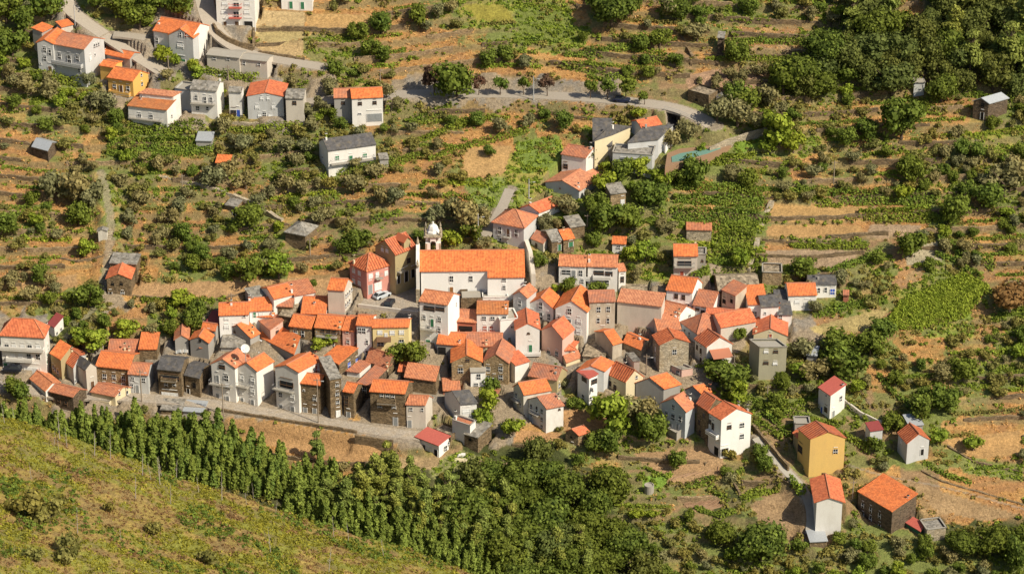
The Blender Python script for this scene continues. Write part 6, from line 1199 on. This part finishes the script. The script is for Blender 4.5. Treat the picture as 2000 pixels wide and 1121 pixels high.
cd = CODE[jj, ii]; rmk = ROADMASK[jj, ii]; sp = slope[jj, ii]; cl = vn(X/5, Y/4, 61)*.6+vn(X/13, Y/11, 62)*.4; hs_ = np.zeros(NS, bool)
for h in HOUSES:
    P0, P1, P2, P3 = h.P; c = (P0+P2)/2; Rr = max(np.linalg.norm(P0-c), np.linalg.norm(P1-c))*.95; hs_ |= np.hypot(X-c[0], Y-c[1]) < Rr
ok = (rmk < .2) & ~hs_ & ~HILL[jj, ii]
pr_ = np.zeros(NS)
for k, p in dict(g=.42, o=.18, d=.035, v=.15, f=.4, G=.3, s=.14, w=.03, p=.012).items(): pr_[cd == ord(k)] = p
edge = (sp > .85) & (cd != ord('p')) & (cd != ord('S')); pr_ *= np.clip((cl-.28)*3.2, 0.05, 1.6); pr_ += np.where(edge, np.clip((vn(X/11, Y/5, 71)-.38)*3, 0, .75), 0)
m1 = ok & (r.uniform(size=NS) < pr_); S = r.uniform(.3, .95, NS)
half = vn(X/9, Y/8, 63) > .5
stuff('scrub', 'grey-green scrub covering the terraced hillside', 'scrub', 'scrub', X[m1 & half], Y[m1 & half], S[m1 & half], 26, .42, .85, 3)
stuff('undergrowth', 'greener brambles and undergrowth between the terraces', 'undergrowth', 'vine', X[m1 & ~half], Y[m1 & ~half], S[m1 & ~half]*.9, 26, .42, .8, 4)
m2 = ok & np.isin(cd, [ord('d'), ord('o'), ord('w')]) & (r.uniform(size=NS) < .35); stuff('dry_grass', 'straw-coloured dry grass tufts over the fallow terraces', 'dry grass', 'straw', X[m2], Y[m2], r.uniform(.25, .6, NS)[m2], 8, .3, .5, 5, 1.6, .6)
m3 = ok & (cd == ord('v')) & (r.uniform(size=NS) < .75); stuff('vineyard_leaves', 'bright low vineyard cover on the green plots', 'vineyard', 'bright_leaf', X[m3], Y[m3], r.uniform(.3, .7, NS)[m3], 16, .4, .8, 6)
# maize
k = 9000; U = r.uniform(1715, 1930, k); Vv = r.uniform(530, 650, k); poly = [(1720, 645), (1760, 590), (1880, 535), (1930, 560), (1885, 622), (1800, 642)]
ins = np.zeros(k, bool)
for i in range(len(poly)): (x0, y0), (x1, y1) = poly[i], poly[(i+1) % len(poly)]; ins ^= ((y0 > Vv) != (y1 > Vv)) & (U < (x1-x0)*(Vv-y0)/((y1-y0)+1e-9)+x0)
Pm = np.array([march(a, b, gz) for a, b in zip(U[ins][:2600], Vv[ins][:2600])]); stuff('maize', 'tall pale green maize filling the sloping field at the right', 'maize', 'bright_leaf', Pm[:, 0], Pm[:, 1], np.full(len(Pm), .55), 12, .33, 1.8, 8, 1.6, .5)
# heath on the near hill
NS = 60000; X = r.uniform(-130, 60, NS); Y = r.uniform(-216, -140, NS); ii = np.searchsorted(GX, X)-1; jj = np.clip(np.searchsorted(GY, Y)-1, 0, len(GY)-1); hz = HILL[jj, ii]; c1 = fbm(X/4, Y/3, 51); S = r.uniform(.14, .42, NS)+.3*(vn(X/6, Y/5, 66) > .55)*r.uniform(0, 1, NS)
m4 = hz & (c1 > .40) & (r.uniform(size=NS) < .8); stuff('gorse', 'yellow-green gorse bushes carpeting the near hillside', 'gorse', 'gorse', X[m4], Y[m4], S[m4], 12, .26, .8, 9, 1.4, .5)
m5 = hz & (c1 < .5) & (r.uniform(size=NS) < .45); stuff('heather', 'brown heather and dry stalks on the near hillside', 'heather', 'heather', X[m5], Y[m5], S[m5], 10, .25, .7, 10, 1.5, .5)
m6 = hz & (vn(X/7, Y/6, 67) > .6) & (r.uniform(size=NS) < .2); stuff('broom', 'darker green broom clumps on the near hillside', 'broom', 'broad', X[m6], Y[m6], S[m6]*1.3, 26, .36, .9, 11)

# guard rail at the road bend and washing on the balcony
view(0, 0, 1)
q = off(r_main, 2.45, *upart(r_main, 1292, 1372)); root = tag(empty('guard_rail', q[0]), 'open metal guard rail on posts along the outer edge of the road bend', 'guard rail'); mb = MB()
for z in (.5, .95):
    for p, p2 in zip(q, q[1:]): mb.tube(Vector(p-q[0])+Vector((0, 0, z)), Vector(p2-q[0])+Vector((0, 0, z)), .05, None, 4)
mb.build('rail', M['metal'], root)
for p in q[::3]: mb = MB(); mb.box(Vector(p-q[0])+Vector((0, 0, -.3)), (.22, .22, 1.4)); mb.build('post', M['concrete'], root)

view(1260, 720, 4.0045)
p0 = march(*pix(668, 655), gz); p1 = march(*pix(845, 500), tbase); p1 = np.array([p1[0], p1[1], p1[2]+1.2]); n_ = 15; org = p0.copy(); root = tag(empty('outside_steps', org), 'outside stone steps climbing beside the big white gabled house', 'steps'); mb = MB()
ev = Vector((*(p1-p0)[:2], 0)).normalized(); cv = Vector((0, 0, 1)).cross(ev)
for i in range(n_):
    p = p0+(p1-p0)*(i+.5)/n_; mb.box(Vector((p[0]-org[0], p[1]-org[1], -3)), (np.linalg.norm((p1-p0)[:2])/n_*1.02, 1.3, 3+p[2]-org[2]+.1), 0, (ev, cv, Vector((0, 0, 1))))
mb.build('flight', M['palestone'], root)
wall('tall earth-brown wall along the inner side of the sunken path', [(845, 470), (930, 570), (1030, 690), (1120, 800)], 1.2, .5, 'stone', down=3)
wall('stone wall along the garden side of the sunken path', [(860, 620), (960, 740), (1050, 850), (1130, 900)], .2, .5, 'stone', down=3)
wall('high stone wall under the hedge by the shaded plot', [(1140, 860), (1190, 960), (1260, 1060)], .2, .5, 'stone', down=3)
wall('low wall between the two vegetable plots', [(590, 700), (640, 800), (700, 900), (740, 990)], .3, .45, 'stone', down=1.5)
wall('dark terrace wall above the shaded gully', [(1530, 0), (1600, 90), (1700, 200), (1760, 290)], .2, .5, 'stone', down=3)
# dormer of the olive-yellow house
h = HO; W2 = h.W; L1 = np.linalg.norm(h.T)
def dor():
    s0, t0, t1 = .80, .48, .78; zt = h.ze+1.9; A, B = W2(s0+.12, t0, h.ze-.1), W2(s0+.12, t1, h.ze-.1); A2, B2 = W2(.5, t0, h.ze-.1), W2(.5, t1, h.ze-.1); up = Vector((0, 0, 2.0)); mid = (A+B)/2+Vector((0, 0, 3.0)); mid2 = (A2+B2)/2+Vector((0, 0, 3.0))
    mb = MB(); mb.prism([A, B, B+up, mid, A+up], [A2, B2, B2+up, mid2, A2+up]); f = mb.build('dormer', M['ochre'], h.root)
    mb = MB(); k = (A-B).normalized()*.3; t = Vector((0, 0, .12)); o_ = (A-A2).normalized()*.3
    for X, X2, s in ((A+up+k*1, A2+up+k*1, 1), (B+up-k*1, B2+up-k*1, -1)): mb.prism([X+o_-t, X2-t, mid2+t*.2, mid+o_+t*.2], [X+o_+t*.4, X2+t*.4, mid2+t*1.8, mid+o_+t*1.8])
    mb.build('dormer_roof', M['stripe'], f)
dor()
# vegetable plot ridges
def ridges(label, quad, n):
    P = [march(*q, gz) for q in quad]; o0 = P[0]; mb = MB()
    for i in range(n):
        t = (i+.5)/n; a_, b_ = P[0]*(1-t)+P[3]*t, P[1]*(1-t)+P[2]*t
        m_ = 8
        for k in range(m_):
            p, q = a_+(b_-a_)*k/m_, a_+(b_-a_)*(k+1)/m_; p = np.array([p[0], p[1], gz(p[0], p[1])]); q = np.array([q[0], q[1], gz(q[0], q[1])]); mb.tube(Vector(p-o0), Vector(q-o0), .2, .2, 5)
    o = mb.build('crop_ridges', M['soil'], None, Vector(o0)); tag(o, label, 'crop ridges')
view(0, 0, 1)
ridges('dark ridged vegetable bed left of the massive chestnuts', [(965, 912), (990, 905), (965, 938), (938, 940)], 8)
ridges('brown ridged bed in the lower vegetable garden', [(1335, 980), (1385, 968), (1418, 985), (1352, 1000)], 7)
ridges('long ridged bed below the hut in the middle vegetable garden', [(1300, 945), (1340, 925), (1410, 905), (1412, 922)], 5)

view(1240, 230, 3.397)
hb = [h for h in HOUSES if 'laundry' in h.root['label']][0]
P0, P1 = hb.P[0], hb.P[1]; ev = (P1-P0)/np.linalg.norm(P1-P0); nv = np.array([ev[1], -ev[0]]); root = tag(empty('washing_line', np.array([*((P0+P1)/2+nv*.7), hb.ze-2.1])), 'white and blue washing hung along the narrow balcony', 'washing'); Lw = np.linalg.norm(P1-P0)*.8
mb = MB(); mb.tube((-ev[0]*Lw/2, -ev[1]*Lw/2, .5), (ev[0]*Lw/2, ev[1]*Lw/2, .5), .02, None, 4); mb.build('line', M['metal'], root)
for i in range(9):
    x = -Lw/2+Lw*(i+.5)/9; mb = MB(); mb.box((ev[0]*x, ev[1]*x, .5-random.uniform(.7, 1.0)), (Lw/9*.85, .04, .75), 0, (Vector((*ev, 0)), Vector((-ev[1], ev[0], 0)), Vector((0, 0, 1)))); mb.build('cloth', M[random.choice(['shut', 'white', 'awn', 'bluegrey'])], root)



view(1260, 720, 4.0045)
for lab, pts, w_, h_ in [('low green hedge along the top of the middle vegetable garden', [(0, 780), (90, 820), (180, 880)], 1.0, .9), ('bushy row between the brown plots below the big white gabled house', [(620, 790), (700, 840), (780, 800)], 1.4, 1.3), ('leafy row along the foot of the garden beside the big white gabled house', [(330, 930), (430, 900), (560, 870)], 1.4, 1.2),
  ('bean row in the lower vegetable garden', [(500, 960), (600, 1010), (680, 1060)], 1.2, 1.3), ('green row crossing the shaded plot', [(760, 1010), (850, 960), (960, 930)], 1.2, 1.1), ('bramble row on the bank above the sunken path', [(900, 430), (1000, 500), (1080, 560)], 1.6, 1.4), ('row of greens under the narrow white house', [(1290, 390), (1400, 420), (1520, 440)], 1.2, .9), ('leafy row on the wall above the small grey tower hut', [(1580, 300), (1680, 370), (1750, 420)], 1.5, 1.3)]:
    row(lab, [pix(*p) for p in pts], w_, h_)
for lab, x, y, hh, r_ in [('pale round water butt beside the massive chestnuts', 30, 965, 1.8, 1.0)]:
    P = march(*pix(x, y), gz); mb = MB(); mb.lathe([(r_, -.5), (r_, hh), (r_*.85, hh), (r_*.85, hh-.2), (0, hh-.2)], (0, 0, 0), 16); tag(mb.build('water_butt', M['concrete'], None, Vector(P)), lab, 'water tank')
view(780, 740, 5)
for lab, x, y in [('pale wooden board pile lying on the grass below the terrace annex', 590, 800), ('white stacked slabs beside the board pile on the grass', 600, 750)]:
    P = march(*pix(x, y), gz); root = tag(empty('board_pile', P), lab, 'boards')
    for i in range(3): mb = MB(); mb.box((.12*i, .1*i, .02+.13*i), (3.2-.3*i if y > 780 else 1.4, 1.0, .1)); mb.build('board', M['cream' if y > 780 else 'white'], root)

# low vine rows following the terrace contours
rw = random.Random(23); NV = 0
for n in range(int((warp[warp < 60].min())/STEP), int(warp.max()/STEP)+1):
    x = -120+rw.uniform(0, 14)
    while x < 128:
        L = rw.uniform(7, 20); xs = np.arange(x, min(x+L, 130), 1.2); x += L+rw.uniform(5, 26); q_ = []; fr_ = rw.choice([.25, .45, .62])
        for xx in xs:
            i = int(np.searchsorted(GX, xx)); colw = warp[:, i]; j0 = np.searchsorted(GY, -60); j1 = np.searchsorted(GY, 100); seg = colw[j0:j1]-(n+fr_)*STEP; k = np.where((seg[:-1] < 0) & (seg[1:] >= 0))[0]
            if len(k) == 0: break
            j = j0+k[0]; uu, vv = project(XX[j, i], YY[j, i], ZT[j, i]); uu, vv = float(uu), float(vv)
            if chr(CODE[j, i]) not in 'ogdv' or ROADMASK[max(j-4, 0):j+5, i-2:i+3].max() > 0 or wt[j, i] < .4 or HILL[j, i] or not (-20 < uu < 2020) or not 0 < vv < 1110: break
            if any(min(p[0] for p in h.uv)-10 < uu < max(p[0] for p in h.uv)+10 and min(p[1] for p in h.uv)-12 < vv < h.vb+16 for h in HOUSES): break
            q_.append((uu, vv))
        if len(q_) < 5 or NV > 110: continue
        r_, t_ = where(*q_[len(q_)//2]); ob = row(f'low contour row of vines {r_} {t_}', q_[::3]+[q_[-1]], rw.uniform(.7, 1.1), rw.uniform(.8, 1.2), rw.choice(['vine', 'vine', 'bright_leaf', 'scrub'])); ob['group'] = 'contour vine rows '+r_+' '+t_; NV += 1
# ---------------------------------------------------------------- the ground as one mesh
def ground_mesh():
    ny, nx = ZT.shape; co_ = np.stack([XX, YY, ZT], -1).reshape(-1, 3).astype('f'); i = np.arange(ny*nx).reshape(ny, nx)
    f = np.stack([i[:-1, :-1], i[:-1, 1:], i[1:, 1:], i[1:, :-1]], -1).reshape(-1, 4)
    me = bpy.data.meshes.new('hillside'); me.vertices.add(len(co_)); me.vertices.foreach_set('co', co_.ravel()); me.loops.add(f.size); me.loops.foreach_set('vertex_index', f.ravel().astype('i'))
    me.polygons.add(len(f)); me.polygons.foreach_set('loop_start', np.arange(0, f.size, 4, dtype='i')); me.polygons.foreach_set('loop_total', np.full(len(f), 4, 'i')); me.update()
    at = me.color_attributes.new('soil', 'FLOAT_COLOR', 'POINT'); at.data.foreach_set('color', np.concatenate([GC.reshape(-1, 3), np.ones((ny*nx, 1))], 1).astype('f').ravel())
    me.polygons.foreach_set('use_smooth', np.ones(len(f), bool)); return me
m, n, b = nodes('ground', .95); o = coords(n); vc = n.nodes.new('ShaderNodeAttribute'); vc.attribute_name = 'soil'
f1 = noise(n, 1.6, 5, o, rough=.75); f2 = noise(n, 5, 3, o, rough=.7)
col = mix(n, 1.0, vc.outputs['Color'], mrange(n, f1, .3, .7, .58, 1.42), 'MULTIPLY'); col = mix(n, 1.0, col, mrange(n, f2, .3, .7, .7, 1.3), 'MULTIPLY')
n.links.new(col, b.inputs['Base Color'])
ad = n.nodes.new('ShaderNodeMath'); ad.operation = 'ADD'; n.links.new(f1, ad.inputs[0]); n.links.new(f2, ad.inputs[1]); bump(n, b, ad.outputs[0], .35, .8)
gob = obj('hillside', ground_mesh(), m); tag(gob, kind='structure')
